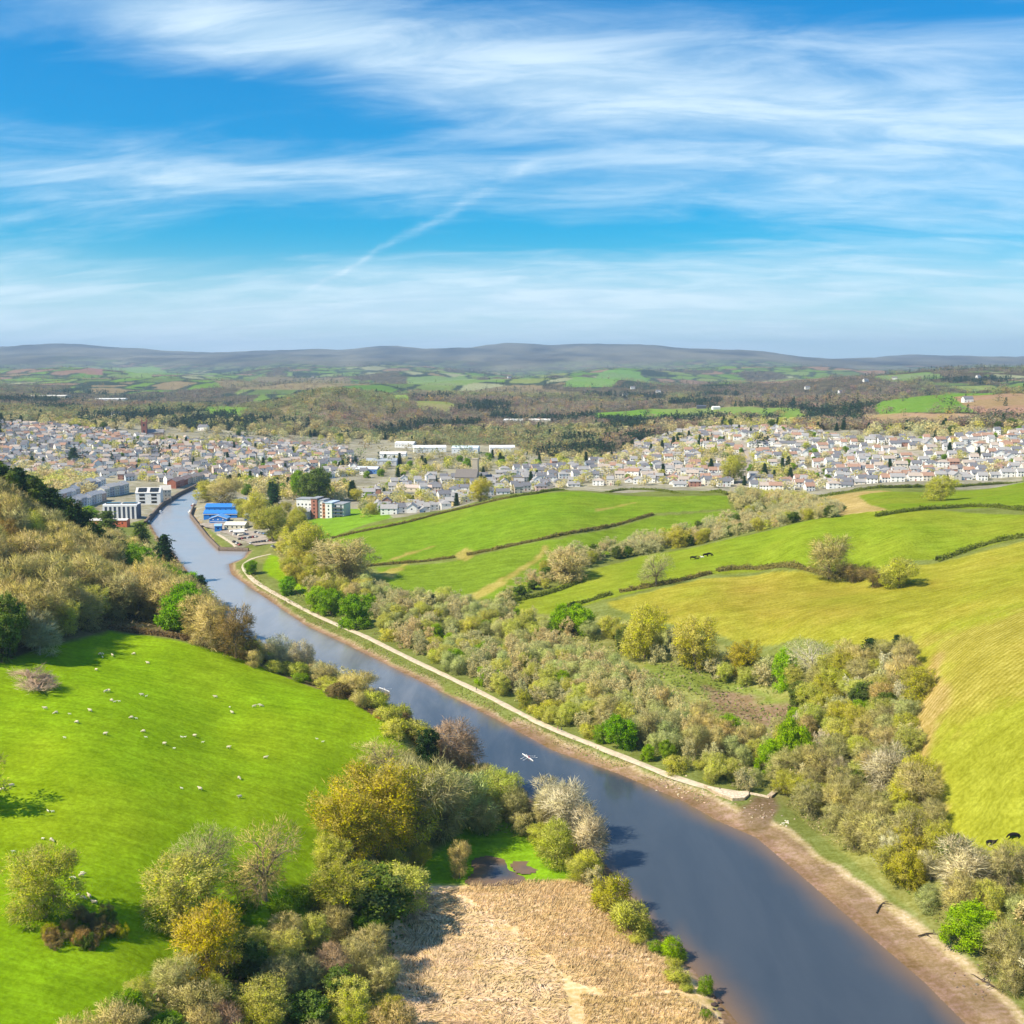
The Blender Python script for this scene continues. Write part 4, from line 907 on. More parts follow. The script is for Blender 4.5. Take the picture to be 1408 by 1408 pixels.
fill_town([(1180,600),(1300,604),(1440,588),(1440,580),(1350,585),(1260,590),(1190,592)], 60, 'above the eastern suburb', 'behind the town', BELT)
fill_town([(-20,640),(130,640),(130,655),(-20,662)], 30, 'below the old town', 'in the old town', BELT)
fill_town([(100,588),(200,592),(300,598),(430,605),(560,612),(600,600),(450,585),(300,578),(150,575),(0,572),(0,582)], 240, 'behind the old town', 'behind the old town', BELT)
REST = plant_all()
import sys; sys.stderr.write("TREES %s rest %d houses %d\n" % (COUNT, len(REST), len(HOUSES)))
WC = lambda c: tuple(q for q in c)
merged('hedgerow_scrub', [(p['kind'], p['x'], p['y'], p['z']-.2, p['ht'], p['wid']*(.9 if p['kind'] != 'shrub' else 1.2), WC(p['cc']), p['rz']) for p in REST if p['y'] < 1000], 2600, M_wood, 'mass of smaller bare trees and scrub filling the thickets along the valley', 'scrub')
merged('town_greenery', [(p['kind'], p['x'], p['y'], p['z']-.2, p['ht'], p['wid'], WC(p['cc']), p['rz']) for p in REST if p['y'] >= 1000], 260, M_wood, 'many small bare and green trees between the town roofs', 'trees')

# ------------------------------------------------------------ distant woods and hedgerow trees (nobody could count them)
def wd_at(x, y):
    fu = np.clip(((x/y - GU[0])/(GU[1]-GU[0])).round().astype(int), 0, NU-1); fw = np.clip(((np.log(y)-GW[0])/(GW[1]-GW[0])).round().astype(int), 0, NW-1); return WD[fw, fu]
N_ = 42000; uu_ = RNG.uniform(-.56, .56, N_); yy_ = np.exp(RNG.uniform(math.log(1380), math.log(11500), N_)); xx_ = uu_*yy_
wv_ = wd_at(xx_, yy_); ok = RNG.random(N_) < np.maximum(wv_, .03)
xx_, yy_ = xx_[ok], yy_[ok]; zz_ = h(xx_, yy_); evg = fbm(xx_/260+40, yy_/420+7, 3); pk = fbm(xx_/500+3, yy_/600+70, 3)
items_a, items_b = [], []
for i in range(len(xx_)):
    e = evg[i] > .15 or rt.random() < .04
    c = (.04, .07, .035) if e else ((.46, .33, .09) if rt.random() < .05 else ((.30, .29, .12) if pk[i] > .06 else ((.27, .21, .14) if rt.random() < .6 else (.34, .27, .16))))
    c = tuple(q*rt.uniform(.8, 1.2) for q in c); ht = rt.uniform(8, 13)*(1.25 if e else 1)*(1+yy_[i]/14000)
    it = ('conifer' if e and rt.random() < .5 else 'bare', xx_[i], yy_[i], zz_[i]-.5, ht, ht*rt.uniform(1.1, 1.7), c, rt.uniform(0, 6.28))
    (items_a if yy_[i] < 3800 else items_b).append(it)
merged('woodland', items_a, 90, M_wood, 'bare brown and dark evergreen woodland on the low hills beyond the town', 'woodland')
merged('distant_woodland', items_b, 34, M_wood, 'hazy woods and hedgerows on the far farmland below the moor', 'woodland')

# ------------------------------------------------------------ hedges
def hedge(pts, ht, wd, c, label, gap=0.0):
    L = np.array(resample(smooth_line([at(*p)[:2] for p in pts], 2), .9)); zz = h(L[:,0], L[:,1]); n_ = len(L); per = 26
    K = MeshAcc(); rg = np.random.default_rng(int(abs(L[0,0])*10)); amp = 1 + .9*fbm(L[:,0]/7, L[:,1]/7) + 1.1*np.clip(fbm(L[:,0]/2.6+30, L[:,1]/2.6), -.1, .5)
    d = np.gradient(L, axis=0); d /= np.linalg.norm(d, axis=1)[:,None]+1e-9; nn_ = np.stack([-d[:,1], d[:,0]], 1)
    idx = np.repeat(np.arange(n_), per); a = rg.random(len(idx))*math.pi; rr_ = .75+.35*rg.random(len(idx))
    off = np.cos(a)*wd*.5*rr_*amp[idx]; up = np.sin(a)*ht*rr_*amp[idx]
    pc = np.stack([L[idx,0] + nn_[idx,0]*off + rg.normal(size=len(idx))*.3, L[idx,1] + nn_[idx,1]*off + rg.normal(size=len(idx))*.3, zz[idx] + up], 1)
    o_ = np.stack([nn_[idx,0]*np.cos(a), nn_[idx,1]*np.cos(a), np.sin(a)], 1)
    leaves(K, pc, .75, rg, .75, 0, o_*.6)
    core = np.stack([np.concatenate([[L[:,0]-nn_[:,0]*wd*.4, L[:,1]-nn_[:,1]*wd*.4, zz-.3], [L[:,0]-nn_[:,0]*wd*.25, L[:,1]-nn_[:,1]*wd*.25, zz+ht*.75*amp], [L[:,0]+nn_[:,0]*wd*.25, L[:,1]+nn_[:,1]*wd*.25, zz+ht*.75*amp], [L[:,0]+nn_[:,0]*wd*.4, L[:,1]+nn_[:,1]*wd*.4, zz-.3]])]).reshape(4, 3, n_).transpose(2, 0, 1)
    i = np.arange(n_-1)[:,None]*4; j = np.arange(3)[None]; F = np.stack([i+j, i+j+1, i+4+j+1, i+4+j], -1).reshape(-1, 4); K.add(core.reshape(-1, 3), F, .6)
    o = link_obj('hedge', K.mesh('hedge'), mat=M_leaf); o.color = (*c, 1); return tag(o, label, 'hedge', None)
HB = (.27, .23, .08); HG = (.19, .22, .045)
for a in [([(505,779),(560,774),(625,767)], 1.5, 2.4, HB, 'short field hedge west of the worn gateway in the top fields'),
    ([(642,764),(700,752),(770,739),(840,724),(897,708)], 1.6, 2.4, HB, 'long thin hedge dividing the two green hill fields'),
    ([(455,741),(530,726),(600,708),(650,696),(700,685)], 1.4, 2.2, HB, 'hedge below the white houses at the left end of the top field'),
    ([(700,685),(760,677),(830,673),(920,674),(1000,681)], 1.8, 2.6, HG, 'hedge on the crest of the top field in front of the town'),
    ([(1010,682),(1120,684),(1230,675),(1330,667),(1408,661),(1500,660),(1800,664)], 2.0, 2.6, HG, 'long dark hedge between the right-hand field and the suburb'),
    ([(780,836),(815,826),(840,818)], 1.8, 3, HG, 'short hedge left of the red earth gateway'),
    ([(852,815),(900,806),(940,799),(978,789)], 2.0, 3, HB, 'hedge with the round bare oak right of the red gateway'),
    ([(986,786),(1020,781),(1060,781),(1110,786),(1160,795)], 2.2, 3.2, HB, 'thick brown hedge between the two domed hill fields'),
    ([(1288,772),(1310,765),(1350,750),(1408,738),(1500,736),(1800,742)], 2.2, 3.4, HG, 'dark hedge climbing to the right edge over the yellow field'),
    ([(1205,711),(1250,704),(1300,699),(1350,696),(1408,703),(1480,709),(1800,712)], 2.0, 3, HG, 'hedge along the far crest of the right-hand dome field'),
    ([(672,836),(700,828),(750,818),(800,800)], 1.8, 3.2, HG, 'low dark hedge under the lower end of the tree belt'),
    ([(150,864),(250,879),(330,903),(400,924),(480,959),(520,985)], 1.3, 3.0, (.22,.15,.08), 'brown bramble bank along the top edge of the sheep meadow'),
    ([(520,985),(560,1008),(590,1036)], 1.2, 3.2, (.36,.20,.09), 'rusty bracken strip at the river corner of the sheep meadow')]: hedge(*a)

# ------------------------------------------------------------ towpath
# ponds
def pond(px_pts, label):
    pw = polyw(px_pts); z = float(np.median(h(pw[:,0], pw[:,1]))) + .12
    return water('pond', np.array(smooth_line([tuple(p) for p in pw] + [tuple(pw[0])], 2)), z, label, .7, 5.0)
pond([(652,1213),(668,1197),(656,1186),(676,1182),(690,1188),(706,1181),(712,1196),(716,1212)], 'muddy pool in the marsh grass above the reed bed')
pond([(714,1190),(730,1190),(728,1196),(718,1197)], 'tiny puddle right of the muddy marsh pool')
pond([(560,1130),(586,1128),(590,1138),(578,1150),(566,1142)], 'small bright creek pool beside the golden tree')

# ------------------------------------------------------------ reeds
def reeds(name, poly, dens, hh, lean, c1, c2, label, chaos):
    pw = polyw(poly); x0, y0 = pw.min(0); x1, y1 = pw.max(0); n_ = int((x1-x0)*(y1-y0)*dens)
    x = RNG.uniform(x0, x1, n_); y = RNG.uniform(y0, y1, n_); s_ = sdist(x, y, pw) + fbm(x/5, y/5)*5; ok = (s_ < 0) & (h(x, y) > .5); x, y = x[ok], y[ok]; n_ = len(x)
    z = h(x, y); hh_ = hh*(.6+.7*RNG.random(n_))*(1+fbm(x/6, y/6)*1.0)
    th = fbm(x/7+3, y/7, 3)*chaos*9 + .4 + RNG.normal(size=n_)*.35; ln = lean*(1 + fbm(x/9, y/9+4)*1.5)
    dx = np.cos(th)*ln*hh_; dy = np.sin(th)*ln*hh_; up = hh_*np.sqrt(np.clip(1-np.minimum(ln, .97)**2, .03, 1))
    bx_ = RNG.normal(size=(n_, 2)); bx_ /= np.linalg.norm(bx_, axis=1)[:,None]; wv2 = .075
    V = np.stack([np.stack([x-bx_[:,0]*wv2, y-bx_[:,1]*wv2, z], 1), np.stack([x+bx_[:,0]*wv2, y+bx_[:,1]*wv2, z], 1), np.stack([x+dx, y+dy, z+up], 1)], 1)
    mixf = np.clip(.5 + fbm(x/12, y/12)*1.6 + RNG.normal(size=n_)*.25, 0, 1)[:,None]; c = np.array(c1)*(1-mixf) + np.array(c2)*mixf; c = c*(.94+.12*RNG.random(n_))[:,None]
    me = np_mesh(name, V.reshape(-1, 3), np.arange(n_*3).reshape(-1, 3), False, np.repeat(c, 3, 0)); me.polygons.foreach_set('use_smooth', np.ones(n_, bool))
    N = np.stack([dx*-.5, dy*-.5, np.full(n_, 1.0)], 1) + RNG.normal(size=(n_, 3))*.3; N /= np.linalg.norm(N, axis=1)[:,None]; me.normals_split_custom_set_from_vertices(np.repeat(N, 3, 0).tolist())
    return tag(link_obj(name, me, mat=M_reed), label, 'reeds', kind='stuff')
reeds('reed_bed', [(620,1225),(700,1212),(815,1214),(850,1262),(895,1300),(925,1340),(935,1362),(850,1372),(780,1350),(740,1300),(680,1262)], 12, 1.0, .5, (.90,.66,.35), (.93,.72,.43), 'standing golden reeds on the right half of the reed bed', .15)
reeds('reed_bed', [(560,1232),(620,1225),(680,1262),(740,1300),(780,1350),(790,1470),(530,1500),(545,1370),(520,1310),(545,1270)], 10, .9, .93, (.96,.77,.53), (.92,.70,.46), 'flattened pale reeds swirled on the left half of the reed bed', 1.0)
reeds('reed_bed', [(800,1370),(860,1374),(940,1366),(985,1400),(1030,1500),(810,1500)], 12, 1.0, .5, (.88,.67,.34), (.85,.63,.31), 'strip of golden reeds at the bottom edge by the river', .15)
# grass and weeds on the banks
def tufts(name, poly, dens, hh, cols, label, cat, size=.5):
    pw = polyw(poly); x0, y0 = pw.min(0); x1, y1 = pw.max(0); n_ = int((x1-x0)*(y1-y0)*dens)
    x = RNG.uniform(x0, x1, n_); y = RNG.uniform(y0, y1, n_); ok = inside(x, y, pw) & (h(x, y) > .45) & (fbm(x/9, y/9) > -.12); x, y = x[ok], y[ok]; n_ = len(x)
    pc = np.stack([x, y, h(x, y) + RNG.random(n_)*hh], 1); K = MeshAcc(); leaves(K, pc, size, RNG, .8, .9)
    q = np.clip(.5+fbm(x/12+9, y/12)*1.8+RNG.normal(size=n_)*.15, 0, .999)*len(cols); c = np.array(cols)[q.astype(int)]*(.75+.5*RNG.random(n_))[:,None]
    me = np_mesh(name, np.concatenate(K.V), np.concatenate(K.F), False, np.repeat(c, 3, 0)); return tag(link_obj(name, me, mat=M_wood), label, cat, kind='stuff')
BKC = [(.34,.28,.12), (.24,.27,.06), (.20,.28,.04), (.42,.34,.18)]
tufts('bank_grass', [(338,785),(420,842),(520,890),(650,952),(760,1008),(880,1056),(960,1084),(980,1110),(940,1096),(850,1060),(760,1028),(680,984),(600,944),(540,914),(480,884),(420,856),(350,810)], 2.2, .35, BKC, 'rough green and straw grass between towpath and river mud', 'grass')
tufts('bank_grass', [(1075,1110),(1130,1150),(1200,1190),(1260,1240),(1300,1290),(1380,1340),(1480,1400),(1500,1250),(1320,1190),(1200,1120),(1100,1090)], 1.8, .5, BKC, 'rough grass behind the mud bank under the thicket', 'grass')
tufts('undergrowth', [(390,830),(520,875),(700,955),(900,1045),(1050,1085),(1200,1140),(1260,1100),(1250,930),(1150,920),(1000,905),(850,875),(700,845),(520,800),(430,790)], .42, .9, [(.30,.25,.12), (.22,.25,.06), (.17,.24,.04), (.36,.30,.17)], 'brambles rushes and young growth under the valley thickets', 'undergrowth', 1.0)
tufts('undergrowth', [(560,1050),(640,1060),(720,1110),(800,1190),(790,1215),(720,1150),(640,1135),(560,1130),(470,1200),(450,1290),(300,1310),(120,1430),(120,1560),(540,1560),(545,1300),(600,1220),(560,1160)], 1.0, .7, [(.30,.25,.12), (.22,.25,.06), (.14,.22,.03), (.36,.28,.15)], 'brambles and rough grass under the western thickets', 'undergrowth', .8)
tufts('leaf_litter', [(-80,735),(0,720),(120,760),(280,850),(270,880),(150,864),(0,905),(-80,925)], .5, .8, [(.24,.19,.10), (.17,.17,.06), (.30,.24,.14)], 'brown undergrowth on the floor of the hillside wood', 'undergrowth', 1.0)
# ------------------------------------------------------------ building kit
def mesh_from(name, boxes):
    """boxes: list of (verts, faces) joined into one mesh"""
    V = []; F = []; n_ = 0
    for v, f in boxes:
        V += list(v); F += [tuple(i+n_ for i in q) for q in f]; n_ += len(v)
    me = bpy.data.meshes.new(name); me.from_pydata(V, [], F); me.update(); return me
def box(x0, x1, y0, y1, z0, z1):
    return ([(x0,y0,z0),(x1,y0,z0),(x1,y1,z0),(x0,y1,z0),(x0,y0,z1),(x1,y0,z1),(x1,y1,z1),(x0,y1,z1)], [(0,3,2,1),(4,5,6,7),(0,1,5,4),(1,2,6,5),(2,3,7,6),(3,0,4,7)])
def prism(poly, z0, z1):
    n_ = len(poly); return ([(x,y,z0) for x,y in poly]+[(x,y,z1) for x,y in poly], [tuple(range(n_))[::-1], tuple(range(n_,2*n_))] + [(i,(i+1)%n_,n_+(i+1)%n_,n_+i) for i in range(n_)])
def gable_wall(w_, d, hw, hr): # ridge along x
    a, b = w_/2, d/2
    return ([(-a,-b,-2.5),(a,-b,-2.5),(a,b,-2.5),(-a,b,-2.5),(-a,-b,hw),(a,-b,hw),(a,b,hw),(-a,b,hw),(-a,0,hw+hr),(a,0,hw+hr)],
            [(0,1,5,4),(2,3,7,6),(1,2,6,9,5),(3,0,4,8,7),(4,5,9,8),(6,7,8,9)])
def gable_roof(w_, d, hw, hr, ov=.4, th=.22, lift=.03):
    a, b = w_/2+ov, d/2+ov; s = hr/(d/2); ze = hw - ov*s + lift; zr = hw+hr+lift
    V = [(-a,-b,ze),(a,-b,ze),(a,0,zr),(-a,0,zr),(a,b,ze),(-a,b,ze)]; V2 = [(x,y,z+th) for x,y,z in V]
    return (V+V2, [(0,3,2,1),(3,5,4,2),(6,7,8,9),(9,8,10,11),(0,1,7,6),(4,5,11,10),(1,2,8,7),(2,4,10,8),(0,6,9,3),(3,9,11,5)])
def hip_roof(w_, d, hw, hr, ov=.4):
    a, b = w_/2+ov, d/2+ov; r = max(.2, a-b)
    return ([(-a,-b,hw),(a,-b,hw),(a,b,hw),(-a,b,hw),(-r,0,hw+hr),(r,0,hw+hr)], [(0,3,2,1),(0,1,5,4),(2,3,4,5),(1,2,5),(3,0,4)])
def part(name, me, parent, mat, col=None):
    o = bpy.data.objects.new(name, me); C.objects.link(o); o.parent = parent
    if not me.materials: me.materials.append(mat)
    if col is not None: o.color = (*col, 1)
    return o
def empty(name, loc, rz=0, label=None, cat=None, group=None):
    o = bpy.data.objects.new(name, None); C.objects.link(o); o.location = loc; o.rotation_euler = (0,0,rz); o.empty_display_size = 1; return tag(o, label, cat, group)
MW, MR, MG, MP = M_wall, M_roof, M_glass, M_plain
# house prototypes: meshes shared by every copy
def house_kit(w_, d, hw, hr, hip, nch):
    k = dict(w=w_, d=d); k['wall'] = mesh_from('wall', [gable_wall(w_, d, hw, hr)] if not hip else [box(-w_/2, w_/2, -d/2, d/2, -2.5, hw)])
    k['roof'] = mesh_from('roof', [gable_roof(w_, d, hw, hr) if not hip else hip_roof(w_, d, hw+.03, hr)])
    k['chimney'] = mesh_from('chimney', [box(-.5, .5, -.35, .35, hw+hr*.55, hw+hr+1.1), box(-.25, -.05, -.1, .1, hw+hr+1.1, hw+hr+1.45), box(.08, .28, -.1, .1, hw+hr+1.1, hw+hr+1.45)])
    k['chx'] = [w_*.36, -w_*.36][:nch]
    k['window'] = mesh_from('window', [box(-.6, .6, -.06, .04, -.55, .55)]); k['frame'] = mesh_from('frame', [box(-.7, .7, -.03, .05, -.65, -.552), box(-.7, .7, -.03, .05, .552, .65)])
    k['door'] = mesh_from('door', [box(-.5, .5, -.05, .04, -2.4, 2.1-.1)])
    wins = []; xs = np.linspace(-w_*.34, w_*.34, 3 if w_ > 8 else 2)
    for fl in range(2 if hw > 4 else 1):
        for i, x in enumerate(xs):
            if fl == 0 and i == 1 and w_ > 8: continue
            wins.append((x, -d/2, 1.4+fl*2.6, 0))
            if fl == (1 if hw > 4 else 0): wins.append((x, d/2, 1.4+fl*2.6, math.pi))
    for sgn in (-1, 1): wins.append((sgn*w_/2, 0, 1.4+(2.6 if hw > 4 else 0), sgn*math.pi/2))
    k['wins'] = wins; k['doorpos'] = (0 if w_ > 8 else w_*.1, -d/2, .3); return k
KITS = [house_kit(10.5, 8, 5.2, 2.9, False, 1), house_kit(13.5, 8.5, 5.2, 3.0, False, 2), house_kit(9, 7.5, 5.0, 3.2, False, 1), house_kit(12, 9, 5.2, 2.6, True, 1), house_kit(13, 8.5, 2.8, 2.6, False, 1), house_kit(7.5, 9, 6.5, 3.2, False, 1)]
WCOL = [((.86,.84,.80), 'white', 12), ((.78,.70,.58), 'cream', 4), ((.72,.52,.44), 'pink', 1), ((.55,.48,.40), 'stone', 2), ((.78,.62,.30), 'yellow', .5), ((.55,.62,.70), 'pale blue', .5), ((.42,.22,.16), 'brick', 1)]
RCOL = [((.17,.17,.19), 'dark slate', 4), ((.32,.31,.31), 'grey', 4), ((.36,.22,.16), 'red-brown', 2.5), ((.42,.35,.30), 'faded brown', 2.5)]
def pick(L, r):
    t = r.uniform(0, sum(q[2] for q in L))
    for q in L:
        t -= q[2]
        if t <= 0: return q
    return L[-1]
rh = random.Random(11); far_h = []
def make_house(x, y, rz, kit, wc, rc, label, group, nwin=99):
    z = float(h(x, y)); e = empty('house', (x, y, z), rz, label, 'house', group)
    part('wall', kit['wall'], e, MW, wc[0]); rf = part('roof', kit['roof'], e, MR, rc[0])
    for cx in kit['chx']:
        c = part('chimney', kit['chimney'], rf, MW, (.40,.26,.2)); c.location = (cx, 0, 0)
    for (wx, wy, wz, a) in kit['wins'][:nwin]:
        q = part('window', kit['window'], e, MG); q.location = (wx, wy, wz); q.rotation_euler = (0, 0, a)
    dd = part('door', kit['door'], e, MP, rh.choice([(.05,.08,.15), (.3,.05,.04), (.08,.15,.08), (.6,.6,.6)])); dd.location = kit['doorpos']
    return e
kw = {True: 'suburb'}
for i, (x, y, a, r_, m_, l_) in enumerate(HOUSES):
    rl = random.Random(i*7+1)
    kit = rl.choice(KITS if not l_ else [KITS[0], KITS[2], KITS[5], KITS[5], KITS[1]]); wc = pick(WCOL if not r_ else WCOL[:2] + WCOL[:1] + WCOL[6:], rl)
    rc = pick(RCOL if not m_ else RCOL[:2], rl)
    if i < 292:
        sz = 'bungalow' if kit is KITS[4] else ('hip-roofed house' if kit is KITS[3] else ('long house with two chimneys' if kit is KITS[1] else ('narrow tall house' if kit is KITS[5] else ('small house' if kit is KITS[2] else 'house'))))
        where = 'behind the top green field' if m_ else ('in the old town' if l_ else 'in the eastern suburb')
        e = make_house(x, y, a, kit, wc, rc, f"{wc[1]} {sz} with {rc[1]} roof {where}", f"houses {where}"); e.scale = (1.02 if not l_ else 1,)*3
    else: far_h.append((x, y, a, kit, wc[0], rc[0]))
# the remaining few hundred houses further back: one mass
V = []; F = []; CL = []; n_ = 0
for (x, y, a, kit, wc, rc) in far_h:
    z = float(h(x, y)); ca, sa = math.cos(a), math.sin(a)
    def addm(vs, fs, c, ox=0):
        global n_
        for p in vs: V.append(((p[0]+ox)*ca-p[1]*sa+x, (p[0]+ox)*sa+p[1]*ca+y, p[2]+z)); CL.append(c)
        for f in fs: F.append(tuple(i+n_ for i in f))
        n_ += len(vs)
    for me_, c in ((kit['wall'], wc), (kit['roof'], rc)): addm([v.co[:] for v in me_.vertices], [tuple(p.vertices) for p in me_.polygons], c)
    for cx in kit['chx']: addm([v.co[:] for v in kit['chimney'].vertices][:8], [tuple(p.vertices) for p in kit['chimney'].polygons][:6], (.4,.26,.2), cx)
    for (wx, wy, wz, wa) in kit['wins'][:6]:
        if wa in (0, math.pi): addm(*box(wx-.6, wx+.6, wy-.06, wy+.06, wz-.55, wz+.55), (.03,.035,.04))
M_town = vcol_mat('town_render', 0.0)
me = bpy.data.meshes.new('distant_houses'); me.from_pydata(V, [], F); ca_ = me.color_attributes.new('col', 'FLOAT_COLOR', 'POINT'); cc_ = np.ones((len(V), 4), np.float32); cc_[:, :3] = CL; ca_.data.foreach_set('color', cc_.ravel())
tag(link_obj('distant_houses', me, mat=M_town), 'hundreds of smaller white and cream houses filling the back of the town', 'houses', kind='stuff')

def building(name, px, py, w_px, depth, hw, hr, rz, wc, rc, label, cat='building', rows=1, cols=0, hip=False, flat=False, side=0, group=None, win=(1.1, 1.3), wcol=None):
    """a building whose front foot stands at a photo point, w_px wide in the photograph; front faces the viewer"""
    x, y, z = at(px, py); W_ = w_px*mpp(y); e = empty(name, (x, y + depth/2, z), rz, label, cat, group)
    if flat:
        part('wall', mesh_from('wall', [box(-W_/2, W_/2, -depth/2, depth/2, -2, hw)]), e, MW, wc); part('roof', mesh_from('roof', [box(-W_/2-.3, W_/2+.3, -depth/2-.3, depth/2+.3, hw+.003, hw+.5)]), e, MR, rc)
    else:
        part('wall', mesh_from('wall', [gable_wall(W_, depth, hw, hr)]) if not hip else mesh_from('wall', [box(-W_/2, W_/2, -depth/2, depth/2, -2, hw)]), e, MW, wc)
        part('roof', mesh_from('roof', [gable_roof(W_, depth, hw, hr) if not hip else hip_roof(W_, depth, hw+.03, hr)]), e, MR, rc)
    wm_ = mesh_from('window', [box(-win[0]/2, win[0]/2, -.08, .05, -win[1]/2, win[1]/2)])
    for r in range(rows):
        for c in range(cols):
            q = part('window', wm_, e, MG if wcol is None else MP, wcol); q.location = ((c+.5)/cols*W_*.92-W_*.46, -depth/2, (r+.55)*hw/rows)
        for s in range(side):
            for sg in (-1, 1):
                q = part('window', wm_, e, MG); q.location = (sg*W_/2, (s+.5)/side*depth*.9-depth*.45, (r+.55)*hw/rows); q.rotation_euler = (0, 0, sg*math.pi/2)
    return e, W_
WH = (.80,.79,.77); BL_ = (.03,.20,.62); GY_ = (.30,.31,.34); BR = (.38,.14,.09); CR = (.66,.58,.46)
def L_(e, W_): return e
# boatyard
strip('yard', [(288,719),(305,723),(340,735),(372,748)], 24, .12, M_yard, 'gravel boatyard and parking ground on the quay', 'yard')
building('boathouse', 303, 705, 41, 12, 5, 2.6, 0, BL_, BL_, 'long back blue-roofed boat shed on the quay', 'shed', 1, 5)
e, W_ = building('boathouse', 303, 713, 46, 11, 4.4, 2.4, 0, BL_, BL_, 'long front blue-roofed boat shed on the quay', 'shed', 1, 3)
part('trim', mesh_from('trim', [box(-W_/2-.6, W_/2+.6, -6.05, -5.95+.2, 3.6, 3.95)]), e, MP, WH)
# gabled boathouse turned to the viewer, with white arched outline and three lamps
x, y, z = at(300, 719); e = empty('boathouse', (x, y+6, z), rad(90), 'blue gable-fronted boathouse with white outline on its front', 'boathouse')
part('wall', mesh_from('wall', [gable_wall(12, 15, 3.6, 2.6)]), e, MP, BL_); part('roof', mesh_from('roof', [gable_roof(12, 15, 3.6, 2.6)]), e, MR, (.10,.32,.72))
for sg in (-1, 1):
    q = part('trim', mesh_from('trim', [([(-6.5,0,6.35),(-6.5,sg*7.9,3.55),(-6.5,sg*7.9,3.2),(-6.5,0,5.95),(-6.62,0,6.35),(-6.62,sg*7.9,3.55),(-6.62,sg*7.9,3.2),(-6.62,0,5.95)], [(0,1,2,3),(7,6,5,4),(0,4,5,1),(2,6,7,3),(1,5,6,2),(0,3,7,4)])]), e, MP, WH)
part('sill', mesh_from('sill', [box(-6.25, -6.05, -7, 7, .9, 1.25)]), e, MP, WH)
for yy2 in (-4.2, 4.2, 0): part('lamp', mesh_from('lamp', [box(-6.2, -6.02, yy2-.45, yy2+.45, 2.4, 3.3)]), e, MP, WH)
building('warehouse', 318, 694, 36, 12, 4.5, 1.6, rad(4), WH, (.78,.77,.75), 'wide white-roofed boat shed behind the blue roofs', 'shed', 1, 4)
building('warehouse', 300, 689, 18, 10, 4, 1.6, rad(4), (.6,.58,.55), (.75,.73,.7), 'small white-roofed shed at the back of the boatyard', 'shed', 1, 2)
building('warehouse', 334, 707, 9, 10, 5, 2, rad(-10), (.5,.42,.38), (.66,.6,.55), 'tan boatyard shed at the right end of the blue roofs', 'shed', 1, 1)
building('cabin', 299, 731, 9, 7, 4.5, 1.2, rad(8), BL_, (.25,.45,.8), 'small blue cabin near the riverside hardstanding', 'cabin', 1, 1)
building('cabin', 341, 716, 8, 7, 4.5, 1, rad(-12), (.04,.13,.4), (.35,.48,.72), 'blue cabin beside the tan shed', 'cabin', 1, 1)
building('greenhouse_shed', 323, 728, 28, 13, 3.5, 1.8, rad(-3), (.72,.68,.52), (.80,.78,.66), 'cream pitched shed in front of the blue boathouses', 'shed', 1, 4)
building('greenhouse_shed', 327, 737, 14, 8, 3, 1.2, rad(12), (.66,.62,.55), (.62,.60,.55), 'low grey-cream lean-to by the parked cars', 'shed', 1, 2)
# white apartment block on the grassy rise
x, y, z = at(442, 713); m_ = mpp(y); e = empty('apartment_block', (x, y+9, z), rad(-14), 'four-storey white and brick apartment block on the grassy rise', 'apartments')
def wing(x0, x1, hgt, col, dy, rcol, dep=14):
    X0, X1 = (x0-442)*m_, (x1-442)*m_; part('wall', mesh_from('wall', [box(X0, X1, -dep/2+dy, dep/2, -3, hgt)]), e, MW, col); part('roof', mesh_from('roof', [box(X0-.3, X1+.3, -dep/2+dy-.4, dep/2+.4, hgt+.004, hgt+.7)]), e, MR, rcol)
    nn_ = max(1, int((X1-X0)/3.4)); wm_ = mesh_from('window', [box(-.6, .6, -.09, .05, -.7, .7)])
    for f in range(int(hgt//3.1)):
        for c in range(nn_):
            q = part('window', wm_, e, MG); q.location = (X0+(c+.5)/nn_*(X1-X0), -dep/2+dy, 1.9+f*3.1)
wing(406, 429, 15.5, WH, 2, GY_); wing(429.3, 438, 16.5, (.40,.17,.13), 0, GY_); wing(438.3, 447, 15, WH, 1.5, GY_); wing(447.3, 452, 13.5, (.48,.22,.13), -2, GY_); wing(452.3, 462, 13.5, WH, -3, (.45,.55,.66)); wing(462.3, 478, 12.5, (.55,.55,.55), -1, GY_)
for fl in range(3):
    part('balcony', mesh_from('balcony', [box((463-442)*m_, (477-442)*m_, -9.6, -8.1, 3+fl*3.1, 3.25+fl*3.1), box((463-442)*m_, (477-442)*m_, -9.65, -9.55, 3.25+fl*3.1, 4.3+fl*3.1)]), e, MP, (.12,.13,.15))
part('porch', mesh_from('porch', [box((407-442)*m_, (428-442)*m_, -9, -5.1, -2, 5.2)]), e, MW, (.45,.46,.5)); part('canopy', mesh_from('canopy', [([((406.5-442)*m_,-9.6,5.1),((428.5-442)*m_,-9.6,5.1),((428.5-442)*m_,-5.1,7.8),((406.5-442)*m_,-5.1,7.8),((406.5-442)*m_,-9.6,5.4),((428.5-442)*m_,-9.6,5.4),((428.5-442)*m_,-5.1,8.1),((406.5-442)*m_,-5.1,8.1)], [(0,3,2,1),(4,5,6,7),(0,1,5,4),(1,2,6,5),(2,3,7,6),(3,0,4,7)])]), e, MR, GY_)
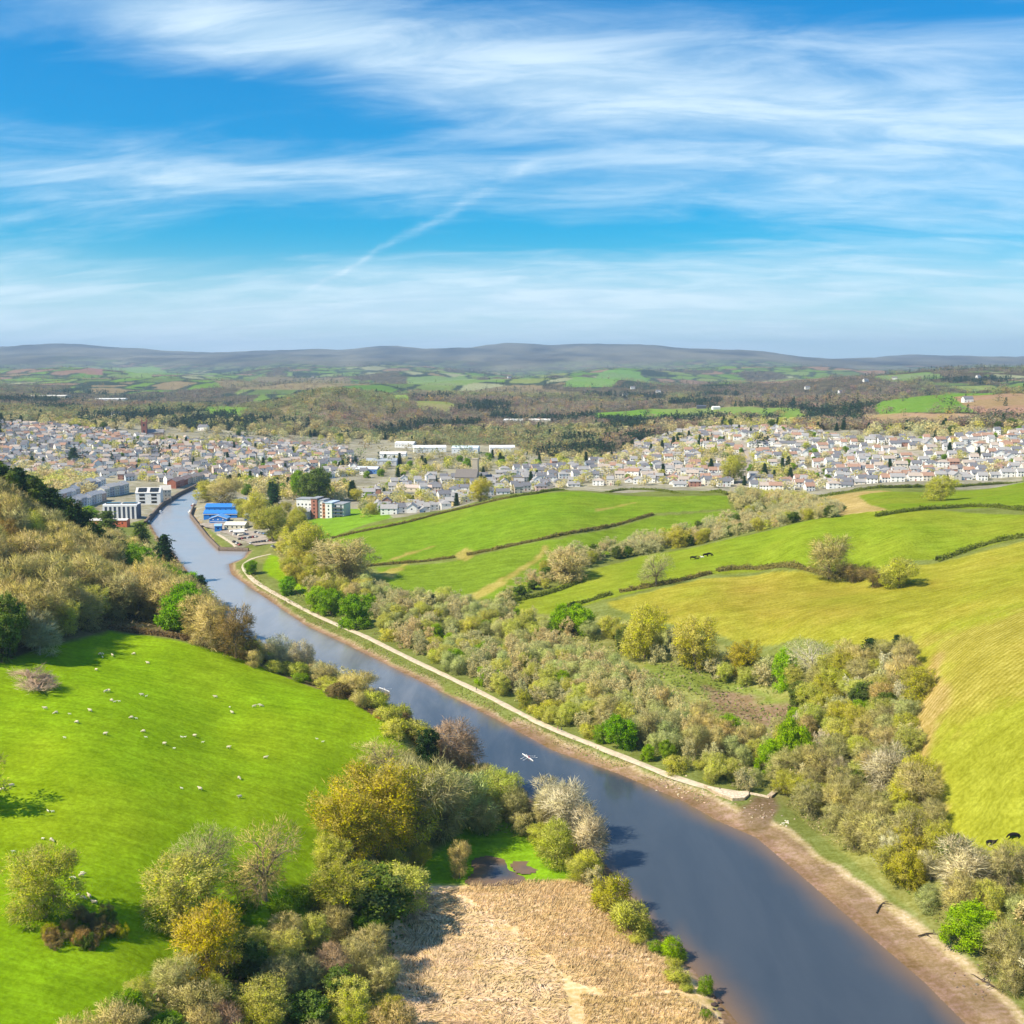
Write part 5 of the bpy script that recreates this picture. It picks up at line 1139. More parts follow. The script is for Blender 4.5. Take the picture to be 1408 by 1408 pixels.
# grey waterfront terraces
tk = house_kit(7.2, 10, 8.2, 3.0, False, 0)
def terrace(p0, p1, n_, wc, rc, lbl, hgt=8.2):
    A = at(*p0); B = at(*p1); an = math.atan2(B[1]-A[1], B[0]-A[0]); L = math.dist(A[:2], B[:2]); kk = house_kit(L/n_-.04, 10, hgt, 2.8, False, 0)
    for i in range(n_):
        f = (i+.5)/n_; x, y = A[0]+(B[0]-A[0])*f, A[1]+(B[1]-A[1])*f
        e = empty('terraced_house', (x, y, float(h(x, y))), an, lbl, 'terraced house', 'grey waterfront terraces'); e.scale = (1, 1, rh.uniform(.88, 1.1)); part('wall', kk['wall'], e, MW, wc[i % len(wc)]); part('roof', kk['roof'], e, MR, rc)
        for fl in range(3):
            for sx in (-.22, .22):
                q = part('window', kk['window'], e, MG); q.location = (sx*L/n_, -5, 1.5+fl*2.6)
GW_ = [(.48,.48,.50), (.70,.68,.64), (.50,.38,.33), (.42,.44,.50), (.75,.74,.72)]
terrace((83,705), (140,688), 8, GW_, (.38,.38,.40), 'grey terraced house in the long curved front terrace by the river')
terrace((66,694), (104,683), 6, GW_, (.36,.37,.40), 'grey terraced house in the back terrace behind the curved one')
terrace((138,684), (172,678), 5, [(.62,.60,.52), (.4,.42,.46)], (.42,.41,.41), 'taller cream and grey terraced house beside the dark wharf wall', 9.5)
terrace((104,678), (140,670), 5, GW_, (.45,.43,.42), 'pale-roofed terraced house at the rear of the waterfront')
terrace((236,672), (258,664), 4, [BR, (.45,.2,.16), BR, (.62,.52,.42)], (.30,.22,.2), 'brick quayside house near the bend of the river', 7)
terrace((260,664), (285,659), 4, [CR, (.6,.5,.4)], (.30,.25,.22), 'cream quayside house at the end of the wharf', 6.5)
# striped waterfront block
e, W_ = building('office_block', 165, 713, 46, 13, 12, 0, rad(4), (.14,.16,.20), (.75,.76,.78), 'flat-roofed waterfront block with white piers and dark glass', 'offices', 1, 0, flat=True)
for i in range(8): part('pier', mesh_from('pier', [box(-W_/2+i*W_/7.6, -W_/2+i*W_/7.6+1.6, -7.3, -6.51, -1, 10.6)]), e, MP, WH)
part('band', mesh_from('band', [box(-W_/2, W_/2, -7.35, -6.52, 10.61, 12)]), e, MP, WH)
for sx in (-.24, .24): part('skylight', mesh_from('skylight', [box(sx*W_-W_*.2, sx*W_+W_*.2, -3, 3, 12.51, 13.4)]), e, MG)
building('red_building', 145, 724, 58, 9, 5, .9, rad(2), (.62,.16,.08), (.66,.64,.62), 'low orange-red building in front of the striped block', 'building', 1, 7)
# white building with two arrays of roof panels
e, W_ = building('riverside_flats', 203, 694, 33, 13, 11.5, 4.5, rad(6), WH, (.62,.60,.58), 'white riverside flats with two dark solar arrays on the roof', 'flats', 0, 0)
for sx in (-.24, .24):
    a, b = sx*W_-W_*.17, sx*W_+W_*.17; part('solar_panel', mesh_from('solar_panel', [([(a,-6,12.45),(b,-6,12.45),(b,-1.2,15.75),(a,-1.2,15.75),(a,-6,12.6),(b,-6,12.6),(b,-1.2,15.9),(a,-1.2,15.9)], [(0,3,2,1),(4,5,6,7),(0,1,5,4),(1,2,6,5),(2,3,7,6),(3,0,4,7)])]), e, MG)
    for fl in range(3):
        q = part('window', mesh_from('window', [box(-W_*.11, W_*.11, -.1, .05, -1.1, 1.1)]), e, MG); q.location = (sx*W_, -6.5, 2.4+fl*3.5)
building('riverside_flats', 225, 689, 14, 15, 11, 4, rad(18), CR, (.5,.47,.43), 'cream gabled flats right of the solar-roofed building', 'flats', 3, 3, side=3)
# quays
def quay(pts, top, wd, label):
    A = [gz(*p, 0)[:2] for p in pts]; A = resample(A, 6); V = []; 
    d = np.gradient(np.array(A), axis=0); d /= np.linalg.norm(d, axis=1)[:,None]; L = np.array(A); nn_ = np.stack([-d[:,1], d[:,0]], 1); n_ = len(L)
    V = np.stack([np.concatenate([L-nn_*wd/2, np.full((n_,1), -2.)], 1), np.concatenate([L-nn_*wd/2, np.full((n_,1), top)], 1), np.concatenate([L+nn_*wd/2, np.full((n_,1), top)], 1), np.concatenate([L+nn_*wd/2, np.full((n_,1), -2.)], 1)], 1)
    i = np.arange(n_-1)[:,None]*4; j = np.arange(4)[None]; F = np.stack([i+j, i+(j+1)%4, i+4+(j+1)%4, i+4+j], -1).reshape(-1, 4)
    o = link_obj('quay_wall', np_mesh('quay_wall', V.reshape(-1, 3), F), mat=M_stone); o.color = (.17,.13,.10,1); return tag(o, label, 'quay')
quay([(200,722),(205,716),(222,697),(245,682),(272,669),(285,662)], 3.4, 2.2, 'dark stone quay wall along the town side of the river')
quay([(266,698),(262,710),(285,740),(302,757)], 2.6, 1.6, 'curving stone quay wall in front of the boatyard')
quay([(302,757),(342,758)], 2.6, 1.6, 'dark timber wall of the small dock below the car park')
# industry and landmarks
for px_, py_, wp, dp, hw_, wc_, rc_, lb in [(590,622,44,26,7,WH,(.80,.80,.80),'long white industrial shed left of the retail sheds'),(640,624,36,30,8,(.7,.72,.75),(.62,.72,.80),'pale blue-roofed industrial shed behind the town'),(690,622,34,26,7,WH,(.78,.78,.78),'white industrial shed right of the blue-roofed one'),
    (557,616,26,24,7,WH,(.74,.74,.74),'white industrial shed at the left end of the row'),(524,640,42,24,6,(.6,.6,.62),(.35,.38,.42),'grey flat-roofed depot by the railway'),(505,652,30,20,6,(.10,.22,.5),(.55,.58,.62),'blue-walled depot by the railway'),
    (706,584,26,30,9,WH,(.85,.85,.84),'white factory among the trees beyond the town'),(742,583,30,30,8,CR,(.72,.68,.62),'cream factory right of the white one beyond the town'),(60,548,60,40,8,CR,(.7,.66,.6),'long pale factory roofs on the far left plain'),(150,552,40,40,8,WH,(.75,.73,.7),'white farm sheds on the far left plain'),
    (965,562,12,20,6,(.1,.1,.12),(.08,.09,.12),'black barn beside a far green field'),(985,563,10,16,5,WH,(.7,.68,.66),'white farmhouse beside the black barn'),(540,630,36,18,6,WH,(.7,.66,.62),'white school building among the trees'),(570,676,50,12,4,CR,(.52,.42,.36),'long low cream building with brown roof behind the white houses')]:
    building('warehouse' if 'shed' in lb or 'depot' in lb or 'factory' in lb else 'barn' if 'barn' in lb or 'farm' in lb else 'long_building', px_, py_, wp, dp, hw_, 2.5, rad(rh.uniform(-8, 8)), wc_, rc_, lb, 'warehouse' if 'shed' in lb or 'depot' in lb or 'factory' in lb else 'building', 1, 6)
# red sandstone church tower
x, y, z = at(199, 602); e = empty('church', (x, y, z), rad(10), 'red sandstone church with a tall pinnacled tower over the old town', 'church')
RS = (.34,.14,.10); part('tower', mesh_from('tower', [box(-4.4, 4.4, -4.4, 4.4, -3, 27)]), e, MW, RS)
for a in (-1, 1):
    for b in (-1, 1): part('pinnacle', mesh_from('pinnacle', [([(a*3.9-.8,b*3.9-.8,27.01),(a*3.9+.8,b*3.9-.8,27.01),(a*3.9+.8,b*3.9+.8,27.01),(a*3.9-.8,b*3.9+.8,27.01),(a*3.9,b*3.9,35)], [(0,3,2,1),(0,1,4),(1,2,4),(2,3,4),(3,0,4)])]), e, MW, RS)
for z_ in (9, 20): part('window', mesh_from('window', [box(-1.1, 1.1, -4.5, -4.35, z_, z_+4)]), e, MG)
q = part('nave', mesh_from('nave', [gable_wall(26, 12, 9, 5)]), e, MW, (.42,.27,.22)); q.location = (18, 4, 0); q = part('roof', mesh_from('roof', [gable_roof(26, 12, 9, 5)]), e, MR, (.25,.24,.25)); q.location = (18, 4, 0)
# stone church hall with steep dark roof and square tower
x, y, z = at(642, 668); m_ = mpp(y); e = empty('church', (x, y+10, z), rad(-12), 'grey stone church with steep dark roof and square tower', 'church')
ST = (.34,.29,.23)
part('wall', mesh_from('wall', [gable_wall(24, 15, 9, 8)]), e, MW, ST); part('roof', mesh_from('roof', [gable_roof(24, 15, 9, 8)]), e, MR, (.17,.15,.14))
q = part('tower', mesh_from('tower', [box(-3, 3, -3, 3, -3, 27), box(-3.3, 3.3, -3.3, 3.3, 27.01, 28)]), e, MW, (.45,.39,.3)); q.location = (6, 14, 0)
for i in range(4): q = part('window', mesh_from('window', [box(-.7, .7, -.1, .05, -1.8, 1.8)]), e, MG); q.location = (-9+i*6, -7.5, 4.5)
# far farmhouses
for i, (px_, py_) in enumerate([(430,519),(905,540),(1155,541),(1110,535),(1190,525),(870,535),(700,520),(860,545),(1230,522),(1345,520),(280,600-8),(160,574),(1330,553)]):
    x, y, z = at(px_, py_); s_ = 1.3; e = make_house(x, y, rh.uniform(-.6, .6), KITS[1], WCOL[0], RCOL[0], 'white farmhouse far out in the hazy farmland beyond the town', 'farmhouses beyond the town', 3); e.scale = (s_, s_, s_)

# ------------------------------------------------------------ sluice wall and quay end of the towpath
def topz(pts): return max(at(*p)[2] for p in pts)
P_ = [(968,1084),(1006,1092),(1030,1090),(1030,1096),(1024,1101),(1007,1102),(985,1094)]
pw = polyw(P_); e = empty('stone_jetty', (*pw.mean(0), 0), 0, 'squared stone jetty at the river end of the towpath', 'jetty')
loc = [tuple(p - pw.mean(0)) for p in pw]; tz = topz(P_) + .55
o = part('masonry', mesh_from('masonry', [prism(loc, -2, tz)]), e, M_stone, (.42,.33,.22)); o = part('deck', mesh_from('deck', [prism([(a*.97, b*.97) for a, b in loc], tz+.004, tz+.12)]), e, M_stone, (.60,.50,.38))
A = np.array(at(1028,1091)[:2]); B = np.array(at(1058,1097)[:2]); D = np.array(at(1071,1086)[:2]); e = empty('sluice_wall', (*A, 0), 0, 'stone sluice wall with dark gate opening across the creek mouth', 'sluice wall')
def wallseg(a, b, th, z0, z1, nm, col, mat=M_stone):
    a = a-A; b = b-A; d = (b-a)/np.linalg.norm(b-a); n2_ = np.array([-d[1], d[0]])*th/2; part(nm, mesh_from(nm, [prism([tuple(a-n2_), tuple(b-n2_), tuple(b+n2_), tuple(a+n2_)], z0, z1)]), e, mat, col)
wallseg(A, B, 1.2, -1, 2.6, 'wall', (.44,.33,.22)); wallseg(A, B, 1.5, 2.605, 2.8, 'coping', (.55,.45,.33)); wallseg(B, D, 1.3, -1, 3.1, 'wall', (.30,.22,.15)); wallseg(B, D, 1.6, 3.105, 3.3, 'coping', (.45,.36,.26))
d_ = (D-B)/np.linalg.norm(D-B); n3 = np.array([-d_[1], d_[0]]); n3 = n3 if n3[1] < 0 else -n3
c1 = B + d_*1.2 + n3*.72; c2 = B + d_*5 + n3*.72; wallseg(c1, c2, .16, -1, 2.3, 'gate', (.03,.025,.02), M_plain)
# stones and driftwood
def rock_mesh(seed):
    bm = bmesh.new(); bmesh.ops.create_icosphere(bm, subdivisions=1, radius=1); r = random.Random(seed)
    for v in bm.verts: v.co *= r.uniform(.7, 1.25)
    me = bpy.data.meshes.new('stone'); bm.to_mesh(me); bm.free(); me.materials.append(M_stone); return me
RK = [rock_mesh(i) for i in range(4)]
def rocks(n_, cx, cy, rx, ry, s0, s1, col, label, group):
    for i in range(n_):
        x, y, z = at(cx+rt.gauss(0, rx), cy+rt.gauss(0, ry)); o = bpy.data.objects.new('stone', rt.choice(RK)); C.objects.link(o); s_ = rt.uniform(s0, s1); o.location = (x, y, z+s_*.15); o.scale = (s_, s_*rt.uniform(.6, 1), s_*.55); o.rotation_euler = (0, 0, rt.uniform(0, 6)); o.color = (*[c*rt.uniform(.85, 1.1) for c in col], 1); tag(o, label, 'stone', group)
rocks(16, 1080, 1131, 5, 3, .15, .4, (.70,.62,.52), 'whitish stone in the pile below the sluice wall', 'white stones below the sluice')
rocks(40, 1045, 1118, 16, 8, .2, .45, (.4,.3,.22), 'brown stone on the creek mouth mud', 'stones on the creek mud')
rocks(30, 945, 1087, 24, 10, .25, .5, (.62,.5,.36), 'tan stone on the bank below the towpath end', 'stones below the towpath')
rocks(26, 1345, 1352, 26, 12, .2, .5, (.2,.15,.11), 'dark stone on the lower mud bank', 'dark stones on the mud bank')
rocks(30, 925, 1300, 8, 14, .3, .7, (.09,.07,.06), 'dark weedy stone along the reed bank edge', 'dark stones at the reed bank')
rocks(14, 985, 1385, 8, 10, .4, .9, (.07,.055,.05), 'black stone below the reed bed corner', 'dark stones at the reed bank')
for px_, py_, s_, lb in ((1210,1249,3.2,'forked dark driftwood upper on the mud bank'),(1275,1286,2.6,'crossed dark driftwood lower on the mud bank'),(1358,1353,3.4,'long black driftwood branch beside the mud bank thicket'),(846,1209,2.0,'pale driftwood on the west riverbank')):
    x, y, z = at(px_, py_); K = MeshAcc(); rg = np.random.default_rng(px_)
    a = rg.random()*3
    tube(K, [(-s_, 0, .15), (0, .2, .35), (s_, .1, .2)], [.16, .2, .07], 6)
    for q in range(4):
        t_ = rg.uniform(-.6, .8)*s_; an = rg.uniform(-1.6, 1.6); tube(K, [(t_, .1, .3), (t_+math.cos(an)*s_*.35, math.sin(an)*s_*.4, .5), (t_+math.cos(an)*s_*.6, math.sin(an)*s_*.8, .35)], [.11, .08, .03], 5)
    o = link_obj('driftwood', K.mesh('driftwood', True), mat=M_bark); o.location = (x, y, z); o.rotation_euler = (0, 0, a); o.color = (.08,.06,.045,1) if px_ > 1000 else (.7,.64,.55,1); tag(o, lb, 'driftwood')
# fallen tree in the meadow
x, y, z = at(46, 948); e = empty('fallen_tree', (x, y, z), 0, 'uprooted dead tree lying with tangled grey branches in the meadow', 'fallen tree')
K = MeshAcc(); tube(K, [(-4.0, 5.5, 4.2), (-2.6, 3.8, 2.8), (0, 0, 1.2), (3.2, -3.6, .8)], [.55, .75, .6, .35], 8)
T2 = MeshAcc(); rg = np.random.default_rng(4)
for i in range(46):
    t_ = rg.random(); b0 = np.array([-3.5, 4.6, 3.0])*(1-t_) + np.array([4, -4, .6])*t_; an = rg.uniform(0, 6.28); L = rg.uniform(3, 6.5)
    e1 = b0 + np.array([math.cos(an)*L*.5, math.sin(an)*L*.5, rg.uniform(.3, 2.2)]); e2 = b0 + np.array([math.cos(an)*L, math.sin(an)*L*.8, rg.uniform(-.2, 2.6)]); e2[2] = max(e2[2], .1)
    tube(T2, [b0, e1, e2], [.22, .12, .03], 5)
    pc = (e1 + (e2-e1)*rg.random((60, 1))) + rg.normal(size=(60, 3))*[.7, .7, .35]; pc[:,2] = np.abs(pc[:,2]); leaves(T2, pc, 1.5, rg, .07, 0, np.tile((e2-b0)/L, (60, 1)))
part('trunk', K.mesh('trunk', True), e, M_bark, (.45,.34,.28)); part('branches', T2.mesh('branches'), e, M_twig, (.58,.44,.34))

# ------------------------------------------------------------ animals
def skin(name, verts, edges, radii, sub=1, root=0):
    me = bpy.data.meshes.new(name); me.from_pydata(verts, edges, []); o = bpy.data.objects.new(name, me); C.objects.link(o)
    md = o.modifiers.new('s', 'SKIN'); md.use_smooth_shade = True; sv = me.skin_vertices[0].data
    for i, r in enumerate(radii): sv[i].radius = (r, r) if not isinstance(r, tuple) else r; sv[i].use_root = i == root
    ms = o.modifiers.new('d', 'SUBSURF'); ms.levels = sub; ms.render_levels = sub
    dg = bpy.context.evaluated_depsgraph_get(); res = bpy.data.meshes.new_from_object(o.evaluated_get(dg)); bpy.data.objects.remove(o); res.name = name
    for p in res.polygons: p.use_smooth = True
    return res
def quadruped(name, L, Hs, body, neck_up, head_len, leg, graze):
    b = L*.5; zb = Hs*.72; hd = (b+head_len*1.25, 0, .14*Hs if graze else Hs*1.12); nk = (b+head_len*.55, 0, zb*.62 if graze else Hs*1.0)
    V = [(-b*.1,0,zb), (-b*.9,0,zb*1.02), (b*.75,0,zb*.98), nk, hd, (hd[0]+head_len*.5, 0, hd[2]-.12*Hs if not graze else .06*Hs)]
    E = [(0,1),(0,2),(2,3),(3,4),(4,5)]; R = [body, body*.86, body*.82, body*.46, body*.34, body*.22]
    for sx, bi in ((-b*.85, 1), (b*.7, 2)):
        for sy in (-1, 1):
            k = len(V); bend = -.06*L if sx < 0 else .02*L
            V += [(sx, sy*body*.55, zb*.72), (sx+bend, sy*body*.55, Hs*.30), (sx, sy*body*.55, .02)]; E += [(bi, k), (k, k+1), (k+1, k+2)]; R += [leg*1.9, leg*1.1, leg*.9]
    k = len(V); V += [(-b*1.12, 0, zb*1.05), (-b*1.2, 0, zb*.55)]; E += [(1, k), (k, k+1)]; R += [leg*.9, leg*.6]
    return skin(name, V, E, R)
SH = [quadruped('sheep_body', 1.15, .82, .30, 1, .22, .05, True), quadruped('sheep_body', 1.15, .84, .29, 1, .22, .05, False)]
LM = [quadruped('lamb_body', .62, .5, .14, 1, .13, .03, False)]
CW = [quadruped('cow_body', 2.0, 1.45, .42, 1, .38, .09, True), quadruped('cow_body', 2.0, 1.45, .42, 1, .38, .09, False)]
for m_ in SH+LM+CW: m_.materials.append(M_wool)
Z1 = [(485,285),(500,283,0),(497,299,0),(545,292),(648,283),(716,329),(466,362),(512,467),(527,463),(541,510),(556,515,0),(577,514,0),(687,484),(708,488,0),(1043,494),(1112,541,0),(1124,569),(1230,540),(1253,528,0),(1265,537),
 (219,548),(270,570),(338,576,0),(437,560),(372,614),(636,593),(660,597,0),(510,673),(314,689,0),(694,661),(707,689,0),(880,687,0),(895,686,0),(942,682),(982,712,0),(796,721),(843,741,0),(1107,737),(1286,788),(1158,887),(880,935,0),(969,939),(1161,977),(14,943),(57,925),(233,1045,0),(256,1048,0)]
Z2 = [(189,240,0),(228,248),(60,298,0),(361,390,0),(360,405),(313,413,0),(329,411,0),(340,461,0),(343,490,0),(366,503),(393,497),(416,525),(990,361,0)]
SP = [(a[0]/3.52, 820+a[1]/3.52, len(a) == 2) for a in Z1] + [(a[0]/3.2, 1080+a[1]/3.2, len(a) == 2) for a in Z2] + [(436,1018,False),(444,1022,False)]
for i, (px_, py_, big) in enumerate(SP):
    x, y, z = at(px_, py_); nm = 'sheep' if big else 'lamb'; o = bpy.data.objects.new(nm, rt.choice(SH) if big else LM[0]); C.objects.link(o); s_ = .95 if big else 1.05
    o.location = (x, y, z+.04); o.scale = (s_,)*3; o.rotation_euler = (0, 0, rt.uniform(-.8, .8) + (math.pi if rt.random() < .5 else 0)); o.color = (.62,.54,.38,1) if big else (.74,.69,.56,1)
    row = 'under the lone olive oak' if (px_ < 140 and py_ > 1150) else ('in the wood shadow at the top of the meadow' if py_ < 925 else ('on the right side of the sheep meadow' if px_ > 240 else 'on the left side of the sheep meadow'))
    tag(o, f"{'cream woolly sheep grazing' if big else 'small white lamb standing'} {row}", nm, f"{'sheep' if big else 'lambs'} in the meadow")
for px_, py_, c_, s_, lb in [(1363,1164,'k',1.15,'left of two black cows by the mud bank thicket'),(1394,1154,'k',1.15,'right of two black cows, higher up the yellow field'),(953,770,'k',1.5,'leftmost black cow of the small herd in the dome field'),
    (958.5,769.3,'k',.8,'black calf beside the leftmost cow of the herd'),(962,768,'b',.8,'brown calf in the middle of the herd'),(965.5,767.8,'w',.9,'white calf in the middle of the herd'),(970.5,766,'k',1.5,'black cow second from the right of the herd'),(975.5,765,'k',1.5,'rightmost black cow of the small herd')]:
    x, y, z = at(px_, py_); o = bpy.data.objects.new('cow', rt.choice(CW)); C.objects.link(o); o.location = (x, y, z+.03); o.scale = (s_,)*3; o.rotation_euler = (0, 0, rt.choice([0, math.pi])+rt.uniform(-.3, .3)); o.color = {'k': (.012,.011,.012,1), 'b': (.10,.04,.02,1), 'w': (.8,.76,.7,1)}[c_]; tag(o, lb, 'cow', 'cattle on the hill fields')

# ------------------------------------------------------------ people
def human(pose):
    if pose == 'walk':
        V = [(0,0,.95),(0,0,1.2),(0,0,1.42),(0,.02,1.54),(0,.03,1.66),(-.1,0,.9),(-.13,.12,.5),(-.12,.02,.06),(.1,0,.9),(.12,-.1,.5),(.12,-.28,.1),(-.2,0,1.4),(-.26,-.08,1.12),(-.24,.05,.88),(.2,0,1.4),(.26,.05,1.12),(.24,.14,.88),(-.12,.16,.03),(.12,-.16,.05)]
    else:
        V = [(0,0,.18),(0,.02,.45),(0,.05,.66),(0,.08,.78),(0,.1,.9),(-.12,.05,.16),(-.14,.42,.42),(-.13,.66,.06),(.12,.05,.16),(.14,.42,.42),(.13,.66,.06),(-.2,.04,.62),(-.25,.22,.42),(-.18,.42,.42),(.2,.04,.62),(.25,.22,.42),(.18,.42,.42),(-.13,.8,.05),(.13,.8,.05)]
    E = [(0,1),(1,2),(2,3),(3,4),(0,5),(5,6),(6,7),(0,8),(8,9),(9,10),(2,11),(11,12),(12,13),(2,14),(14,15),(15,16),(7,17),(10,18)]
    R = [.13,.125,.13,.055,.10,.09,.06,.045,.09,.06,.045,.06,.045,.035,.06,.045,.035,.035,.035]; return skin('person_body', V, E, R)
M_skin = obj_mat('clothing', .9, .1, .05, 5)
HM = {p: human(p) for p in ('walk', 'sit')}
for m_ in HM.values(): m_.materials.append(M_skin)
head_me = None
def person(px_, py_, pose, col, hair, lb, rz, base=None):
    x, y, z = base or at(px_, py_); z += 0 if base else .16
    o = bpy.data.objects.new('person', HM[pose]); C.objects.link(o); o.location = (x, y, z); o.rotation_euler = (0, 0, rz); o.color = (*col, 1); tag(o, lb, 'person')
    bm = bmesh.new(); bmesh.ops.create_icosphere(bm, subdivisions=2, radius=.125); me = bpy.data.meshes.new('hair'); bm.to_mesh(me); bm.free(); me.materials.append(M_skin)
    q = bpy.data.objects.new('hair', me); C.objects.link(q); q.parent = o; q.location = (0, .0, 1.71) if pose == 'walk' else (0, .08, .95); q.scale = (1, 1, .75); q.color = (*hair, 1); return o
person(767, 1005, 'walk', (.55,.25,.25), (.1,.06,.04), 'walker in a pink top on the towpath above the second rowing boat', .9)
person(772, 1007, 'walk', (.10,.12,.2), (.2,.12,.06), 'walker in dark clothes beside the pink one on the towpath', .9)
person(990, 1087.5, 'sit', (.04,.05,.09), (.05,.04,.03), 'person in dark clothes sitting on the jetty end of the towpath', 2.6)
person(655, 951, 'walk', (.06,.07,.1), (.08,.05,.03), 'lone dark-clothed walker halfway along the towpath', .8)
# ------------------------------------------------------------ rowing boats
def scull(px_, py_, ang, lb, n_):
    x, y, _ = gz(px_, py_, .05); e = empty('rowing_boat', (x, y, .03), ang, lb, 'rowing boat', 'rowing boats on the river')
    st = np.linspace(-1, 1, 13); V = []; F = []
    for s in st:
        w_ = .34*(1-abs(s)**2.2)+.02; V += [(s*4.1, -w_, .24), (s*4.1, -w_*.6, .02), (s*4.1, 0, -.06), (s*4.1, w_*.6, .02), (s*4.1, w_, .24), (s*4.1, w_*.55, .27), (s*4.1, 0, .28), (s*4.1, -w_*.55, .27)]
    for i in range(12): F += [(i*8+j, i*8+(j+1)%8, i*8+8+(j+1)%8, i*8+8+j) for j in range(8)]
    part('hull', mesh_from('hull', [(V, F)]), e, MP, (.86,.86,.88))
    for k in range(n_):
        sx = (k-(n_-1)/2)*1.6
        for sg in (-1, 1):
            part('oar', mesh_from('oar', [([(sx+.1,sg*.3,.42),(sx+.16,sg*.3,.42),(sx+1.15,sg*2.5,.16),(sx+1.05,sg*2.5,.16),(sx+.1,sg*.3,.47),(sx+.16,sg*.3,.47),(sx+1.15,sg*2.5,.21),(sx+1.05,sg*2.5,.21)], [(0,1,2,3),(7,6,5,4),(0,4,5,1),(1,5,6,2),(2,6,7,3),(3,7,4,0)]), box(sx+1.0, sx+1.22, *sorted((sg*2.5, sg*2.95)), .12, .2)]), e, MP, (.8,.8,.82))
        person(0, 0, 'sit', (.75,.72,.70) if k == 0 else (.5,.1,.1), (.15,.09,.05), f"rower {'in white' if k == 0 else 'in red'} seated in the {'nearer' if px_ > 600 else 'farther'} rowing boat", ang-math.pi/2, (x+math.cos(ang)*sx, y+math.sin(ang)*sx, .16))
A1 = gz(718,1036.5,0); A2 = gz(733,1046.5,0); scull(725.5, 1041.5, math.atan2(A2[1]-A1[1], A2[0]-A1[0]), 'long white rowing boat on the wide stretch, nearer to the viewer', 2)
A1 = gz(521,945.5,0); A2 = gz(536,951.5,0); scull(528.5, 948.5, math.atan2(A2[1]-A1[1], A2[0]-A1[0]), 'white rowing boat farther upstream beside the meadow bank', 1)
# ------------------------------------------------------------ parked cars
def car_meshes():
    def loft(secs):
        V = []; F = []
        for x, zz2, wy in secs: V += [(x, -wy, zz2[0]), (x, -wy, zz2[1]), (x, wy, zz2[1]), (x, wy, zz2[0])]
        for i in range(len(secs)-1): F += [(i*4+j, i*4+4+j, i*4+4+(j+1)%4, i*4+(j+1)%4) for j in range(4)]
        F += [(0,1,2,3), tuple(len(V)-4+j for j in (3,2,1,0))]; return V, F
    b = mesh_from('body', [loft([(-2.1,(.35,.62),.72),(-1.95,(.28,.9),.86),(-.9,(.25,.95),.88),(.9,(.25,.93),.88),(1.9,(.28,.78),.82),(2.1,(.38,.6),.68)]), loft([(-1.2,(1.40,1.44),.62),(.1,(1.40,1.46),.64)])])
    g_ = mesh_from('windows', [loft([(-1.75,(.93,.96),.78),(-1.2,(.93,1.40),.66),(.1,(.93,1.42),.66),(.85,(.93,.96),.78)])])
    bm = bmesh.new(); bmesh.ops.create_cone(bm, segments=12, radius1=.33, radius2=.33, depth=.22, cap_ends=True, matrix=Matrix.Rotation(math.pi/2, 4, 'X')); wme = bpy.data.meshes.new('wheel'); bm.to_mesh(wme); bm.free()
    return b, g_, wme
CB, CG, CWh = car_meshes()
def car(x, y, rz, col, lb, grp):
    e = empty('parked_car', (x, y, float(h(x, y))+.12), rz, lb, 'car', grp); part('body', CB, e, MP, col); part('windows', CG, e, MG)
    for sx in (-1.3, 1.3):
        for sy in (-.8, .8): q = part('wheel', CWh, e, MP, (.02,.02,.02)); q.location = (sx, sy, .33)
CC_ = [((.75,.75,.76),'white'),((.45,.46,.48),'silver'),((.05,.06,.1),'dark blue'),((.02,.02,.02),'black'),((.4,.03,.03),'red'),((.12,.25,.5),'blue')]
for (p0, p1, n_) in (((330,742),(352,739),7),((345,748),(372,744),8),((352,733),(372,736),6),((322,746),(330,750),3),((375,752),(386,757),4)):
    A = at(*p0); B = at(*p1)
    for i in range(n_):
        f = i/(n_-1); c = rh.choice(CC_); car(A[0]+(B[0]-A[0])*f, A[1]+(B[1]-A[1])*f, rad(75)+rh.uniform(-.1, .1), c[0], f"{c[1]} car parked in the boatyard car park above the dock", 'cars in the boatyard car park')
x, y, z = at(404, 716); car(x, y, rad(20), (.45,.02,.03), 'red car parked alone at the corner of the white apartment block', None)
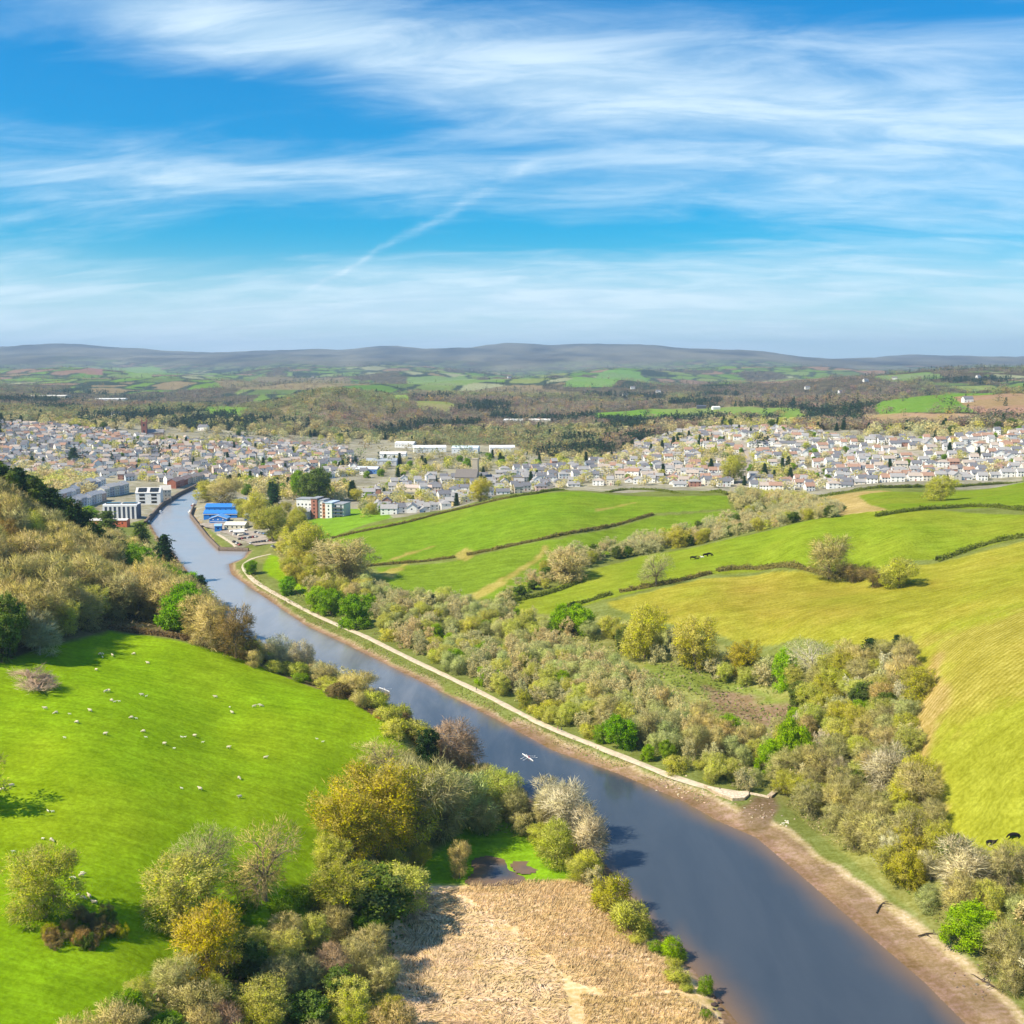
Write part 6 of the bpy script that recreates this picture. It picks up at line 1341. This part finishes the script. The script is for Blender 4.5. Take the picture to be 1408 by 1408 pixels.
for i, (px_, py_, c_, lb) in enumerate([(203,718,(.08,.08,.1),'dark boat moored under the dark quay wall'),(268,694,(.25,.06,.05),'red-brown boat moored at the head of the boatyard quay'),(264,703,(.7,.7,.68),'small white boat moored beside the boatyard point'),(219,704,(.6,.6,.62),'pale boat moored along the town quay')]):
    q_ = gz(px_+(1.5 if px_ < 230 else -1.5), py_+1, 0); st = np.linspace(-1, 1, 9); V = []; F = []
    for s in st:
        w_ = 1.2*(1-max(0, s)**2.2)*(1 if s > -.8 else .85)+.03; V += [(s*4, -w_, .8), (s*4, -w_*.6, -.2), (s*4, 0, -.4), (s*4, w_*.6, -.2), (s*4, w_, .8), (s*4, 0, .85)]
    for k in range(8): F += [(k*6+j, k*6+(j+1)%6, k*6+6+(j+1)%6, k*6+6+j) for j in range(6)]
    F += [tuple(range(6))[::-1], tuple(range(48, 54))]
    e = empty('moored_boat', (q_[0], q_[1], .0), rad(115 if px_ < 230 else 75), lb, 'boat'); part('hull', mesh_from('hull', [(V, F)]), e, MP, c_); part('cabin', mesh_from('cabin', [box(-2, .8, -.75, .75, .85, 2.1)]), e, MP, (.75,.75,.73))
# boats laid up ashore under covers
for i in range(9):
    px_, py_ = rt.uniform(308, 350), rt.uniform(729, 737); x, y, z = at(px_, py_); K = MeshAcc()
    e = empty('laid_up_boat', (x, y, z+.2), rt.uniform(0, 3), 'white covered boat laid up on the boatyard hardstanding', 'boat', 'boats laid up in the boatyard')
    st = np.linspace(-1, 1, 9); V = []; F = []
    for s in st:
        w_ = 1.1*(1-max(0, s)**2.2)*(1 if s > -.8 else .85)+.03; V += [(s*3.2, -w_, 1.2), (s*3.2, -w_*.5, .3), (s*3.2, 0, 0), (s*3.2, w_*.5, .3), (s*3.2, w_, 1.2), (s*3.2, 0, 1.6)]
    for k in range(8): F += [(k*6+j, k*6+(j+1)%6, k*6+6+(j+1)%6, k*6+6+j) for j in range(6)]
    F += [tuple(range(6))[::-1], tuple(range(48, 54))]
    part('hull', mesh_from('hull', [(V, F)]), e, MP, rt.choice([WH, WH, (.2,.3,.5), (.75,.7,.6)])); part('cradle', mesh_from('cradle', [box(-1.6, -1.3, -.9, .9, -.3, .35), box(1.2, 1.5, -.8, .8, -.3, .35)]), e, MP, (.15,.1,.06))
# ------------------------------------------------------------ haze over the whole country
gzmin = float(GZ.min()) - 1.5; gzmax = max(float(GZ.max()) + 30, HC + 30)
hm = bpy.data.materials.new('haze'); hm.use_nodes = True; t = NT(hm.node_tree); t.n.clear()
pv = t.node('ShaderNodeVolumePrincipled', {'Color': (.50, .71, 1.0, 1), 'Density': 4.8e-5, 'Anisotropy': 0.1}); t.l.new(pv.outputs[0], t.node('ShaderNodeOutputMaterial').inputs['Volume'])
X1 = float(np.abs(GX).max()) + 300
o = link_obj('haze', mesh_from('haze', [box(-X1, X1, -400, float(GY.max())+300, gzmin, gzmax)]), mat=hm); tag(o, 'thin blue haze lying over the distant country', 'haze', kind='stuff')
